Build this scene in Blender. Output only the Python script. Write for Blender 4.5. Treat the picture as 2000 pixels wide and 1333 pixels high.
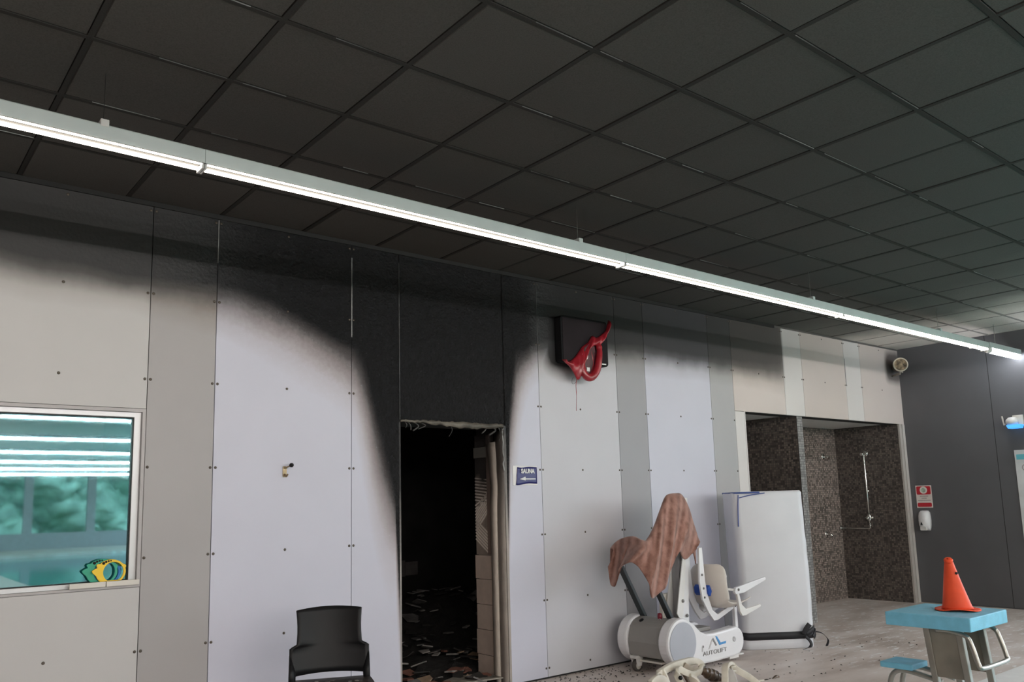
import bpy, bmesh, math, random
from mathutils import Vector, Matrix
random.seed(7)
for o in list(bpy.data.objects): bpy.data.objects.remove(o)
SC = bpy.context.scene
COL = SC.collection
PI = math.pi

# ------------------------------------------------------------------ camera
FPX = 1599.18; PPX, PPY = 991.37, 751.61
YAW, PITCH, ROLL = 0.680469, 0.144219, -0.02653
CAM = Vector((0.0, -5.3834, 1.4612))
_cy, _sy, _cp, _sp = math.cos(YAW), math.sin(YAW), math.cos(PITCH), math.sin(PITCH)
FWD = Vector((_sy*_cp, _cy*_cp, _sp)); _R = Vector((_cy, -_sy, 0)); _U = _R.cross(FWD)
RGT = math.cos(ROLL)*_R + math.sin(ROLL)*_U; UPV = -math.sin(ROLL)*_R + math.cos(ROLL)*_U
cd = bpy.data.cameras.new('camera'); cam = bpy.data.objects.new('camera', cd); COL.objects.link(cam)
cd.sensor_fit = 'HORIZONTAL'; cd.sensor_width = 36; cd.lens = 36*FPX/2000
cd.shift_x = (1000-PPX)/2000; cd.shift_y = (PPY-666.5)/2000; cd.clip_start = .05; cd.clip_end = 300
M3 = Matrix((RGT, UPV, -FWD)).transposed()
cam.matrix_world = Matrix.Translation(CAM) @ M3.to_4x4()
SC.camera = cam

# ------------------------------------------------------------------ daylight and exposure
SC.view_settings.view_transform = 'Standard'; SC.view_settings.look = 'None'
SC.view_settings.exposure = -0.32; SC.view_settings.gamma = 1; SC.view_settings.use_curve_mapping = False
wd = bpy.data.worlds.new('overcast_sky'); SC.world = wd; wd.use_nodes = True
bg = wd.node_tree.nodes['Background']; bg.inputs[0].default_value = (.86, .91, 1.0, 1); bg.inputs[1].default_value = 6.5
LAMP = 20.0           # radiance of the smoke-stained tubes by the wall
HALL = 195.0          # radiance of the clean tubes over the pool

# ------------------------------------------------------------------ helpers
def ray(u, v): return FWD + RGT*((u-PPX)/FPX) - UPV*((v-PPY)/FPX)
def at(u, v, Y):                       # pixel -> point on the vertical plane y = Y
    d = ray(u, v); return CAM + d*((Y-CAM.y)/d.y)
def tag(o, label=None, cat=None, group=None, kind=None):
    if label: o['label'] = label
    if cat: o['category'] = cat
    if group: o['group'] = group
    if kind: o['kind'] = kind
    return o
def empty(name, loc=(0,0,0), rz=0, label=None, cat=None, group=None, kind=None):
    o = bpy.data.objects.new(name, None); COL.objects.link(o); o.location = loc; o.rotation_euler = (0,0,rz)
    o.empty_display_size = .1
    return tag(o, label, cat, group, kind)

class MB:
    def __init__(s): s.v = []; s.f = []; s.sm = []
    def add(s, vs, fs, smooth=False):
        n = len(s.v); s.v += [Vector(q) for q in vs]; s.f += [[i+n for i in f] for f in fs]; s.sm += [smooth]*len(fs); return s
    def box(s, x0, x1, y0, y1, z0, z1):
        vs = [(x, y, z) for x in (x0, x1) for y in (y0, y1) for z in (z0, z1)]
        return s.add(vs, [(0,1,3,2),(4,6,7,5),(0,4,5,1),(2,3,7,6),(0,2,6,4),(1,5,7,3)])
    def obox(s, c, ax, ay, az, hx, hy, hz):   # oriented box
        c = Vector(c); vs = [c+ax*(i*hx)+ay*(j*hy)+az*(k*hz) for i in (-1,1) for j in (-1,1) for k in (-1,1)]
        return s.add(vs, [(0,1,3,2),(4,6,7,5),(0,4,5,1),(2,3,7,6),(0,2,6,4),(1,5,7,3)])
    def bar(s, a, b, w, h, up=(0,0,1)):      # rectangular bar from a to b
        a = Vector(a); b = Vector(b); d = (b-a); L = d.length; d.normalize()
        x = d.cross(Vector(up)); x = x.normalized() if x.length > 1e-5 else Vector((1,0,0)); y = x.cross(d)
        return s.obox((a+b)/2, d, x, y, L/2, w/2, h/2)
    def prism(s, pts, d0, d1, plane='xz', smooth=False):
        def m(p, d): return {'xz': (p[0], d, p[1]), 'xy': (p[0], p[1], d), 'yz': (d, p[0], p[1])}[plane]
        n = len(pts); vs = [m(p, d0) for p in pts]+[m(p, d1) for p in pts]
        s.add(vs, [list(range(n)), list(range(2*n-1, n-1, -1))], False)
        k = len(s.v)-2*n
        for i in range(n): s.f.append([k+i, k+(i+1) % n, k+n+(i+1) % n, k+n+i]); s.sm.append(smooth)
        return s
    def ring(s, outer, inner, d0, d1, plane='xz'):   # plate with a hole, equal point counts
        def m(p, d): return {'xz': (p[0], d, p[1]), 'xy': (p[0], p[1], d), 'yz': (d, p[0], p[1])}[plane]
        n = len(outer); vs = [m(p, d0) for p in outer]+[m(p, d0) for p in inner]+[m(p, d1) for p in outer]+[m(p, d1) for p in inner]
        fs = []
        for i in range(n):
            j = (i+1) % n
            fs += [(i, j, n+j, n+i), (2*n+i, 3*n+i, 3*n+j, 2*n+j), (i, 2*n+i, 2*n+j, j), (n+i, n+j, 3*n+j, 3*n+i)]
        return s.add(vs, fs)
    def tube(s, pts, r, n=10, cap=True, closed=False):
        pts = [Vector(q) for q in pts]; R = r if isinstance(r, (list, tuple)) else [r]*len(pts)
        vs = []; fs = []; prev = None; m = len(pts)
        for i, q in enumerate(pts):
            if closed: d = pts[(i+1) % m]-pts[i-1]
            else: d = (pts[min(i+1, m-1)]-pts[max(i-1, 0)])
            d.normalize()
            x = (prev - d*prev.dot(d)) if prev is not None else d.orthogonal()
            x = x.normalized() if x.length > 1e-6 else d.orthogonal().normalized()
            prev = x; y = d.cross(x)
            vs += [q+(x*math.cos(2*PI*k/n)+y*math.sin(2*PI*k/n))*R[i] for k in range(n)]
        for i in range(m if closed else m-1):
            j = (i+1) % m
            for k in range(n): fs.append((i*n+k, i*n+(k+1) % n, j*n+(k+1) % n, j*n+k))
        s.add(vs, fs, True)
        if cap and not closed:
            b = len(s.v)-m*n
            s.f.append([b+k for k in range(n)][::-1]); s.sm.append(False)
            s.f.append([b+(m-1)*n+k for k in range(n)]); s.sm.append(False)
        return s
    def lathe(s, prof, c, axis=(0,0,1), n=24, smooth=True):   # prof: (r, h) along axis
        c = Vector(c); a = Vector(axis).normalized(); x = a.orthogonal().normalized(); y = a.cross(x)
        vs = []; fs = []
        for r, h in prof: vs += [c+a*h+(x*math.cos(2*PI*k/n)+y*math.sin(2*PI*k/n))*max(r, 1e-4) for k in range(n)]
        for i in range(len(prof)-1):
            for k in range(n): fs.append((i*n+k, i*n+(k+1) % n, (i+1)*n+(k+1) % n, (i+1)*n+k))
        return s.add(vs, fs, smooth)
    def sheet(s, grid, smooth=True):
        r, c = len(grid), len(grid[0])
        return s.add([p for row in grid for p in row], [(i*c+j, i*c+j+1, (i+1)*c+j+1, (i+1)*c+j) for i in range(r-1) for j in range(c-1)], smooth)
    def build(s, name, m, parent=None, origin=None, bevel=0, solid=0, subsurf=0, loc=None):
        og = Vector(origin) if origin is not None else Vector((0,0,0))
        me = bpy.data.meshes.new(name); me.from_pydata([tuple(q-og) for q in s.v], [], s.f)
        bm = bmesh.new(); bm.from_mesh(me); bmesh.ops.recalc_face_normals(bm, faces=bm.faces); bm.to_mesh(me); bm.free()
        for p, b in zip(me.polygons, s.sm): p.use_smooth = b
        for mm in (m if isinstance(m, list) else [m]): me.materials.append(mm)
        o = bpy.data.objects.new(name, me); COL.objects.link(o)
        if parent: o.parent = parent
        elif origin is not None: o.location = og
        if loc: o.location = loc
        if solid:
            md = o.modifiers.new('thickness', 'SOLIDIFY'); md.thickness = solid; md.offset = 0
        if subsurf:
            md = o.modifiers.new('smooth', 'SUBSURF'); md.levels = subsurf; md.render_levels = subsurf
        if bevel:
            md = o.modifiers.new('bevel', 'BEVEL'); md.width = bevel; md.segments = 2; md.limit_method = 'ANGLE'; md.angle_limit = .6
        return o

def circ(cx, cz, rx, rz=None, n=32, a0=0): 
    rz = rz or rx; return [(cx+rx*math.cos(a0+2*PI*k/n), cz+rz*math.sin(a0+2*PI*k/n)) for k in range(n)]
def rrect(x0, x1, z0, z1, r, n=5):
    out = []
    for cx, cz, a in ((x1-r, z1-r, 0), (x0+r, z1-r, PI/2), (x0+r, z0+r, PI), (x1-r, z0+r, 1.5*PI)):
        out += [(cx+r*math.cos(a+PI/2*k/n), cz+r*math.sin(a+PI/2*k/n)) for k in range(n+1)]
    return out
def catmull(pts, k=6):
    P = [Vector(q) for q in pts]; out = []
    for i in range(len(P)-1):
        a, b, c, d = P[max(i-1,0)], P[i], P[i+1], P[min(i+2, len(P)-1)]
        for j in range(k):
            t = j/k
            out.append(.5*((2*b)+(c-a)*t+(2*a-5*b+4*c-d)*t*t+(3*b-a-3*c+d)*t**3))
    return out+[P[-1]]
def text_mesh(name, body, size, m, M, parent, extrude=.001, shear=0, sx=1.0, bold=0.0):   # lettering as a mesh; M places its local xy plane in the parent's space
    cu = bpy.data.curves.new(name, 'FONT'); cu.body = body; cu.size = size; cu.extrude = extrude; cu.align_x = 'CENTER'; cu.align_y = 'CENTER'; cu.shear = shear; cu.offset = bold
    o = bpy.data.objects.new(name+'_tmp', cu); COL.objects.link(o)
    bpy.context.view_layer.update()
    me = bpy.data.meshes.new_from_object(o.evaluated_get(bpy.context.evaluated_depsgraph_get()))
    bpy.data.objects.remove(o); me.name = name
    me.transform(M @ Matrix.Diagonal((sx, 1, 1, 1))); me.materials.clear(); me.materials.append(m)
    t = bpy.data.objects.new(name, me); COL.objects.link(t); t.parent = parent
    return t
FACE_NEGY = Matrix(((1,0,0,0),(0,0,-1,0),(0,1,0,0),(0,0,0,1)))      # text facing -y
FACE_NEGX = Matrix(((0,0,-1,0),(-1,0,0,0),(0,1,0,0),(0,0,0,1)))     # text facing -x

# ------------------------------------------------------------------ materials
def nodes(m): m.use_nodes = True; return m.node_tree.nodes, m.node_tree.links
def mat(name, col, rough=.5, metal=0, var=.08, scale=6, bump=0, bscale=60, spec=.5, emit=None, es=0, coat=0):
    m = bpy.data.materials.new(name); N, L = nodes(m); b = N['Principled BSDF']
    b.inputs['Roughness'].default_value = rough; b.inputs['Metallic'].default_value = metal
    b.inputs['Specular IOR Level'].default_value = spec; b.inputs['Coat Weight'].default_value = coat
    g = N.new('ShaderNodeNewGeometry')
    n = N.new('ShaderNodeTexNoise'); n.inputs['Scale'].default_value = scale; n.inputs['Detail'].default_value = 5; L.new(g.outputs['Position'], n.inputs['Vector'])
    r = N.new('ShaderNodeValToRGB'); r.color_ramp.elements[0].position = .3; r.color_ramp.elements[1].position = .7
    r.color_ramp.elements[0].color = tuple(c*(1-var) for c in col)+(1,); r.color_ramp.elements[1].color = tuple(min(1, c*(1+var)) for c in col)+(1,)
    L.new(n.outputs[0], r.inputs[0]); L.new(r.outputs[0], b.inputs['Base Color'])
    if bump:
        n2 = N.new('ShaderNodeTexNoise'); n2.inputs['Scale'].default_value = bscale; n2.inputs['Detail'].default_value = 4; L.new(g.outputs['Position'], n2.inputs['Vector'])
        bp = N.new('ShaderNodeBump'); bp.inputs['Strength'].default_value = bump; bp.inputs['Distance'].default_value = .01; L.new(n2.outputs[0], bp.inputs['Height']); L.new(bp.outputs[0], b.inputs['Normal'])
    if emit: b.inputs['Emission Color'].default_value = emit+(1,); b.inputs['Emission Strength'].default_value = es
    return m
def math_n(N, L, op, a, b=None, c=None, clamp=False):
    n = N.new('ShaderNodeMath'); n.operation = op; n.use_clamp = clamp
    for i, v in enumerate((a, b, c)):
        if v is None: continue
        if isinstance(v, (int, float)): n.inputs[i].default_value = v
        else: L.new(v, n.inputs[i])
    return n.outputs[0]
def fcurve(N, L, inp, pts, xs, ys):
    f = N.new('ShaderNodeFloatCurve'); c = f.mapping.curves[0]
    P = [(x/xs, y/ys) for x, y in pts]
    c.points[0].location = P[0]; c.points[1].location = P[-1]
    for q in P[1:-1]: c.points.new(*q)
    for p in c.points: p.handle_type = 'AUTO_CLAMPED'
    f.mapping.update(); L.new(math_n(N, L, 'DIVIDE', inp, xs), f.inputs['Value'])
    return math_n(N, L, 'MULTIPLY', f.outputs[0], ys)
def ramp(N, L, inp, els):
    r = N.new('ShaderNodeValToRGB'); e = r.color_ramp.elements
    rgba = lambda c: (c, c, c, 1) if isinstance(c, (int, float)) else tuple(c)+(1,)
    e.remove(e[1]); e[0].position = els[0][0]; e[0].color = rgba(els[0][1])
    for p, c in els[1:]:
        k = e.new(p); k.color = rgba(c)
    L.new(inp, r.inputs[0]); return r.outputs[0]

# the fire's stain on the wall: height of its lower edge, its softness and its density along the wall
def soot_group():
    g = bpy.data.node_groups.new('fire_stain', 'ShaderNodeTree')
    for nm, t in (('Fac', 'NodeSocketFloat'), ('Color', 'NodeSocketColor'), ('Char', 'NodeSocketFloat')):
        g.interface.new_socket(nm, in_out='OUTPUT', socket_type=t)
    N, L = g.nodes, g.links; out = N.new('NodeGroupOutput')
    geo = N.new('ShaderNodeNewGeometry'); sp = N.new('ShaderNodeSeparateXYZ'); L.new(geo.outputs['Position'], sp.inputs[0])
    X, Z = sp.outputs[0], sp.outputs[2]
    Xc = math_n(N, L, 'MAXIMUM', X, 0.0)
    zb = fcurve(N, L, Xc, [(0,2.90),(.6,2.895),(1.0,2.88),(1.45,2.86),(1.87,2.845),(2.13,2.79),(2.44,2.67),(2.68,2.56),(2.87,2.45),(2.97,2.23),(3.04,1.94),(3.10,1.70),(3.19,1.42),(3.27,1.16),(3.285,.4),(4.30,.4),(4.315,1.70),(4.39,2.10),(4.46,2.48),(4.59,2.68),(4.71,2.75),(5.0,2.80),(5.7,2.86),(6.1,2.87),(7.5,2.87),(8.5,2.86),(8.6,3.0),(11.5,3.06),(12,3.06)], 12, 3.6)
    w = fcurve(N, L, Xc, [(0,.19),(1.4,.20),(1.9,.27),(2.4,.38),(2.8,.42),(2.97,.70),(3.1,.85),(3.27,.55),(4.3,.4),(4.4,.75),(4.5,.50),(4.7,.28),(5.2,.25),(6.2,.22),(8.5,.28),(8.6,.7),(11.4,1.2),(12,1.2)], 12, 2.0)
    mx = fcurve(N, L, Xc, [(0,.95),(1.4,.97),(2,1),(5.2,1),(6.1,.97),(7.1,.95),(7.6,.93),(8.45,.90),(8.54,.84),(8.56,.26),(9.2,.20),(10.2,.14),(11.4,.16),(12,.16)], 12, 1.0)
    nz = N.new('ShaderNodeTexNoise'); nz.inputs['Scale'].default_value = 3.2; nz.inputs['Detail'].default_value = 6; L.new(geo.outputs['Position'], nz.inputs['Vector'])
    nf = N.new('ShaderNodeTexNoise'); nf.inputs['Scale'].default_value = 38; nf.inputs['Detail'].default_value = 5; L.new(geo.outputs['Position'], nf.inputs['Vector'])
    heat = fcurve(N, L, Xc, [(0,.0),(1.3,.1),(1.9,.5),(2.3,.85),(2.8,1),(3.2,1),(4.4,1),(4.65,.6),(4.9,.1),(5.2,0),(12,0)], 12, 1.0)
    a = math_n(N, L, 'MULTIPLY', math_n(N, L, 'SUBTRACT', nz.outputs[0], .5), .11)
    b = math_n(N, L, 'MULTIPLY', math_n(N, L, 'MULTIPLY', math_n(N, L, 'SUBTRACT', nf.outputs[0], .5), .07), heat)
    t = math_n(N, L, 'DIVIDE', math_n(N, L, 'ADD', math_n(N, L, 'SUBTRACT', Z, zb), math_n(N, L, 'ADD', a, b)), w)
    s = math_n(N, L, 'ADD', math_n(N, L, 'MULTIPLY', t, .5), .5, clamp=True)
    fac = ramp(N, L, s, [(.05, 0), (.28, .22), (.44, .60), (.60, .93), (.74, 1.0)])
    # dark halo round the melted panel, soot blown round the loudspeaker
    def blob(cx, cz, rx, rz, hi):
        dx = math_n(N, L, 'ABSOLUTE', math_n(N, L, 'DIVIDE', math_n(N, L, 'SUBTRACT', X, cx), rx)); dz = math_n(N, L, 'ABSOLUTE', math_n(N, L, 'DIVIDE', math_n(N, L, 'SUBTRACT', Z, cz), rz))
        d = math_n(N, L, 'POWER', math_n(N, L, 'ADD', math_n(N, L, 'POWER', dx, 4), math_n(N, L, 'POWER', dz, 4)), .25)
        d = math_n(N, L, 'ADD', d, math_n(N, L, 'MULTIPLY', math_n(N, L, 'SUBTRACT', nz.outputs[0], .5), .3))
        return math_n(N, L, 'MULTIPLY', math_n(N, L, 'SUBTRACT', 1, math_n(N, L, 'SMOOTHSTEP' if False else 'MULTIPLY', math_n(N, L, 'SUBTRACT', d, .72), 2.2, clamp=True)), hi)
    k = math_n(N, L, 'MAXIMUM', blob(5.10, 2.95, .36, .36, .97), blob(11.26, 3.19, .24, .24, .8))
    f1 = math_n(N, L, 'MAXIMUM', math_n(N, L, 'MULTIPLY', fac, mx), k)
    # pale flakes where the coating has spalled
    vo = N.new('ShaderNodeTexNoise'); vo.inputs['Scale'].default_value = 70; vo.inputs['Detail'].default_value = 3; L.new(geo.outputs['Position'], vo.inputs['Vector'])
    fl = math_n(N, L, 'MULTIPLY', math_n(N, L, 'GREATER_THAN', vo.outputs[0], .70), .10)
    f2 = math_n(N, L, 'SUBTRACT', f1, math_n(N, L, 'MULTIPLY', fl, heat), clamp=True)
    L.new(f2, out.inputs['Fac'])
    hot = ramp(N, L, s, [(.10, (.37,.245,.135)), (.40, (.19,.112,.060)), (.58, (.050,.036,.029)), (.72, (.013,.014,.016))])
    cold = ramp(N, L, s, [(.25, (.15,.115,.075)), (.50, (.040,.036,.030)), (.75, (.0135,.0133,.0135))])
    mc = N.new('ShaderNodeMix'); mc.data_type = 'RGBA'; L.new(heat, mc.inputs[0]); L.new(cold, mc.inputs[6]); L.new(hot, mc.inputs[7])
    fn = N.new('ShaderNodeTexNoise'); fn.inputs['Scale'].default_value = 21; fn.inputs['Detail'].default_value = 7; fn.inputs['Roughness'].default_value = .7; L.new(geo.outputs['Position'], fn.inputs['Vector'])
    fv = N.new('ShaderNodeMix'); fv.data_type = 'RGBA'; fv.blend_type = 'MULTIPLY'; L.new(math_n(N, L, 'MULTIPLY', heat, ramp(N, L, s, [(.62, 0), (.85, 1)])), fv.inputs[0]); L.new(mc.outputs[2], fv.inputs[6]); L.new(ramp(N, L, fn.outputs[0], [(.36, .45), (.55, 1.0), (.67, 1.5), (.74, 5.0)]), fv.inputs[7]); mc = fv
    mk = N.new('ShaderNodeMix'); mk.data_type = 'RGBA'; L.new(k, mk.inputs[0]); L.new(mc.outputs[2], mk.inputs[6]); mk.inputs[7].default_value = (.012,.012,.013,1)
    L.new(mk.outputs[2], out.inputs['Color'])
    deep = ramp(N, L, s, [(.5, 0), (.72, 1)]); L.new(math_n(N, L, 'MULTIPLY', deep, math_n(N, L, 'ADD', math_n(N, L, 'MULTIPLY', heat, .9), .04)), out.inputs['Char'])
    return g
SOOT = soot_group()
def sooted(name, col, rough=.38, var=.025, bump=.02):
    m = bpy.data.materials.new(name); N, L = nodes(m); b = N['Principled BSDF']
    geo = N.new('ShaderNodeNewGeometry')
    n = N.new('ShaderNodeTexNoise'); n.inputs['Scale'].default_value = 1.7; n.inputs['Detail'].default_value = 6; L.new(geo.outputs['Position'], n.inputs['Vector'])
    base = ramp(N, L, n.outputs[0], [(.3, tuple(c*(1-var) for c in col)), (.7, tuple(c*(1+var) for c in col))])
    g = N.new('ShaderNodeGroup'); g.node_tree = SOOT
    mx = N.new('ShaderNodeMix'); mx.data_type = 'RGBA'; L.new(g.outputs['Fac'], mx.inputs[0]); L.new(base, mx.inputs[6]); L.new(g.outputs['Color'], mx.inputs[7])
    L.new(mx.outputs[2], b.inputs['Base Color'])
    L.new(math_n(N, L, 'SUBTRACT', math_n(N, L, 'ADD', math_n(N, L, 'MULTIPLY', g.outputs['Fac'], .16), rough), math_n(N, L, 'MULTIPLY', g.outputs['Char'], .16)), b.inputs['Roughness'])
    L.new(math_n(N, L, 'ADD', math_n(N, L, 'MULTIPLY', g.outputs['Char'], .40), .30), b.inputs['Specular IOR Level'])
    v1 = N.new('ShaderNodeTexNoise'); v1.inputs['Scale'].default_value = 17; v1.inputs['Detail'].default_value = 8; v1.inputs['Roughness'].default_value = .68; L.new(geo.outputs['Position'], v1.inputs['Vector'])
    v2 = N.new('ShaderNodeTexVoronoi'); v2.inputs['Scale'].default_value = 46; L.new(geo.outputs['Position'], v2.inputs['Vector'])
    h = math_n(N, L, 'ADD', math_n(N, L, 'MULTIPLY', v1.outputs[0], 1.6), math_n(N, L, 'MULTIPLY', v2.outputs[0], .35))
    bp = N.new('ShaderNodeBump'); bp.inputs['Distance'].default_value = .07
    L.new(math_n(N, L, 'ADD', math_n(N, L, 'MULTIPLY', g.outputs['Char'], .95), bump*.2), bp.inputs['Strength']); L.new(h, bp.inputs['Height']); L.new(bp.outputs[0], b.inputs['Normal'])
    return m
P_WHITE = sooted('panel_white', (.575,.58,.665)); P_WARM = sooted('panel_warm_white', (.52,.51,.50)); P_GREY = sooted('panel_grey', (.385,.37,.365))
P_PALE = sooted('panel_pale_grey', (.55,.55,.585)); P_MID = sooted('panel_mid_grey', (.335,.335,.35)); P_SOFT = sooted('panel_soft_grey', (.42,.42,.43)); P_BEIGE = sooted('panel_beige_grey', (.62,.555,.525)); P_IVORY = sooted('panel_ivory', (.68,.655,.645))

def fade_soot(name, col, z0, z1, rough=.6, bump=.2, bscale=30, var=.12):     # burnt darker above a height
    m = mat(name, col, rough, var=var, scale=9, bump=bump, bscale=bscale); N, L = nodes(m); b = N['Principled BSDF']
    src = b.inputs['Base Color'].links[0].from_socket
    geo = N.new('ShaderNodeNewGeometry'); sp = N.new('ShaderNodeSeparateXYZ'); L.new(geo.outputs['Position'], sp.inputs[0])
    nz = N.new('ShaderNodeTexNoise'); nz.inputs['Scale'].default_value = 9; nz.inputs['Detail'].default_value = 5; L.new(geo.outputs['Position'], nz.inputs['Vector'])
    h = math_n(N, L, 'ADD', sp.outputs[2], math_n(N, L, 'MULTIPLY', math_n(N, L, 'SUBTRACT', nz.outputs[0], .5), .45))
    f = math_n(N, L, 'DIVIDE', math_n(N, L, 'SUBTRACT', h, z0), z1-z0, clamp=True)
    mx = N.new('ShaderNodeMix'); mx.data_type = 'RGBA'; L.new(f, mx.inputs[0]); L.new(src, mx.inputs[6]); mx.inputs[7].default_value = (.016,.013,.012,1)
    L.new(mx.outputs[2], b.inputs['Base Color']); return m

def ceiling_mat(name, bright=1.0, rough=.9, bump=.25):
    m = bpy.data.materials.new(name); N, L = nodes(m); b = N['Principled BSDF']; b.inputs['Roughness'].default_value = rough; b.inputs['Specular IOR Level'].default_value = .15
    geo = N.new('ShaderNodeNewGeometry')
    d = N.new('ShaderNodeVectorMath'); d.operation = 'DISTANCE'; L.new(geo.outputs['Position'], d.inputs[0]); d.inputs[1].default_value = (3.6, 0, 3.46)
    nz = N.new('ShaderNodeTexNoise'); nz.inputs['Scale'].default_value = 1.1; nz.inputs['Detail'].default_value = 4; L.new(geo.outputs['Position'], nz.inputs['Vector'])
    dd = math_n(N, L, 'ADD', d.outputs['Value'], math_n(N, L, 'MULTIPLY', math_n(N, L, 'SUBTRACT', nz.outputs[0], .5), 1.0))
    c = ramp(N, L, math_n(N, L, 'DIVIDE', dd, 10, clamp=True), [(.0, (.075*bright,.064*bright,.056*bright)), (.25, (.080*bright,.074*bright,.069*bright)), (.50, (.115*bright,.115*bright,.108*bright)), (.60, (.22*bright,.215*bright,.20*bright)), (.68, (.80*bright,.74*bright,.68*bright))])  # soot thins outward; far end also painted lighter for the end lamp's light
    n2 = N.new('ShaderNodeTexNoise'); n2.inputs['Scale'].default_value = 160; n2.inputs['Detail'].default_value = 3; L.new(geo.outputs['Position'], n2.inputs['Vector'])
    mx = N.new('ShaderNodeMix'); mx.data_type = 'RGBA'; mx.blend_type = 'MULTIPLY'; mx.inputs[0].default_value = .35; L.new(c, mx.inputs[6])
    L.new(ramp(N, L, n2.outputs[0], [(.35, .45), (.6, 1.0)]), mx.inputs[7]); L.new(mx.outputs[2], b.inputs['Base Color'])
    bp = N.new('ShaderNodeBump'); bp.inputs['Strength'].default_value = bump; bp.inputs['Distance'].default_value = .004; L.new(n2.outputs[0], bp.inputs['Height']); L.new(bp.outputs[0], b.inputs['Normal'])
    return m
C_TILE = ceiling_mat('ceiling_tile_soot_glow'); C_TEE = ceiling_mat('ceiling_tee_soot_glow', .42, .75, 0)
C_EDGE = mat('tee_edge_highlight', (.22,.225,.22), .4, .6, var=.9, scale=1.6)  # lighter colour for the painted highlight on the tee edges

def floor_mat():
    m = bpy.data.materials.new('resin_floor'); N, L = nodes(m); b = N['Principled BSDF']
    geo = N.new('ShaderNodeNewGeometry'); mp = N.new('ShaderNodeMapping'); L.new(geo.outputs['Position'], mp.inputs[0]); mp.inputs['Scale'].default_value = (.8, 2.2, 1)
    n1 = N.new('ShaderNodeTexNoise'); n1.inputs['Scale'].default_value = 1.6; n1.inputs['Detail'].default_value = 7; L.new(mp.outputs[0], n1.inputs['Vector'])
    c = ramp(N, L, n1.outputs[0], [(.3, (.46,.38,.335)), (.5, (.62,.54,.495)), (.7, (.72,.655,.625))])
    n2 = N.new('ShaderNodeTexNoise'); n2.inputs['Scale'].default_value = 7; n2.inputs['Detail'].default_value = 9; n2.inputs['Roughness'].default_value = .65; L.new(mp.outputs[0], n2.inputs['Vector'])
    sp = N.new('ShaderNodeSeparateXYZ'); L.new(geo.outputs['Position'], sp.inputs[0])
    foam = math_n(N, L, 'MULTIPLY', ramp(N, L, n2.outputs[0], [(.555, 0), (.60, 1)]), ramp(N, L, math_n(N, L, 'DIVIDE', sp.outputs[0], 12, clamp=True), [(.55, 0.06), (.63, .75), (.85, .5)]))
    mx = N.new('ShaderNodeMix'); mx.data_type = 'RGBA'; L.new(foam, mx.inputs[0]); L.new(c, mx.inputs[6]); mx.inputs[7].default_value = (.90,.90,.92,1); L.new(mx.outputs[2], b.inputs['Base Color'])
    L.new(ramp(N, L, n1.outputs[0], [(.35, .36), (.65, .5)]), b.inputs['Roughness'])
    bp = N.new('ShaderNodeBump'); bp.inputs['Strength'].default_value = .05; bp.inputs['Distance'].default_value = .004; L.new(n2.outputs[0], bp.inputs['Height']); L.new(bp.outputs[0], b.inputs['Normal'])
    return m
def mosaic_mat(name, dark, light, along, size=.026):    # small glass mosaic, too fine to pick apart
    m = bpy.data.materials.new(name); N, L = nodes(m); b = N['Principled BSDF']; b.inputs['Roughness'].default_value = .35
    geo = N.new('ShaderNodeNewGeometry'); sp = N.new('ShaderNodeSeparateXYZ'); L.new(geo.outputs['Position'], sp.inputs[0])
    cb = N.new('ShaderNodeCombineXYZ'); L.new(sp.outputs[0 if along == 'x' else 1], cb.inputs[0]); L.new(sp.outputs[2], cb.inputs[1])
    br = N.new('ShaderNodeTexBrick'); L.new(cb.outputs[0], br.inputs['Vector']); br.offset = 0.0; br.inputs['Scale'].default_value = 1; br.inputs['Brick Width'].default_value = size; br.inputs['Row Height'].default_value = size
    br.inputs['Mortar Size'].default_value = .0022; br.inputs['Bias'].default_value = -.1
    br.inputs['Color1'].default_value = tuple(dark)+(1,); br.inputs['Color2'].default_value = tuple(light)+(1,); br.inputs['Mortar'].default_value = (.075,.07,.066,1)
    nz = N.new('ShaderNodeTexNoise'); nz.inputs['Scale'].default_value = 2.5; nz.inputs['Detail'].default_value = 5; L.new(geo.outputs['Position'], nz.inputs['Vector'])
    mx = N.new('ShaderNodeMix'); mx.data_type = 'RGBA'; mx.blend_type = 'MULTIPLY'; mx.inputs[0].default_value = .3; L.new(br.outputs[0], mx.inputs[6]); L.new(ramp(N, L, nz.outputs[0], [(.3, .55), (.7, 1.1)]), mx.inputs[7]); L.new(mx.outputs[2], b.inputs['Base Color'])
    bp = N.new('ShaderNodeBump'); bp.inputs['Strength'].default_value = .4; bp.inputs['Distance'].default_value = .002; L.new(math_n(N, L, 'SUBTRACT', 1, br.outputs[1]), bp.inputs['Height']); L.new(bp.outputs[0], b.inputs['Normal'])
    return m
def glass_mat(name, tint, refl):
    m = bpy.data.materials.new(name); N, L = nodes(m); N.remove(N['Principled BSDF']); o = N['Material Output']
    t = N.new('ShaderNodeBsdfTransparent'); t.inputs[0].default_value = tuple(tint)+(1,); g = N.new('ShaderNodeBsdfGlossy'); g.inputs['Roughness'].default_value = .02; g.inputs[0].default_value = (.58,.88,.95,1)
    x = N.new('ShaderNodeMixShader'); x.inputs[0].default_value = refl; L.new(t.outputs[0], x.inputs[1]); L.new(g.outputs[0], x.inputs[2]); L.new(x.outputs[0], o.inputs[0]); return m

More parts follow.
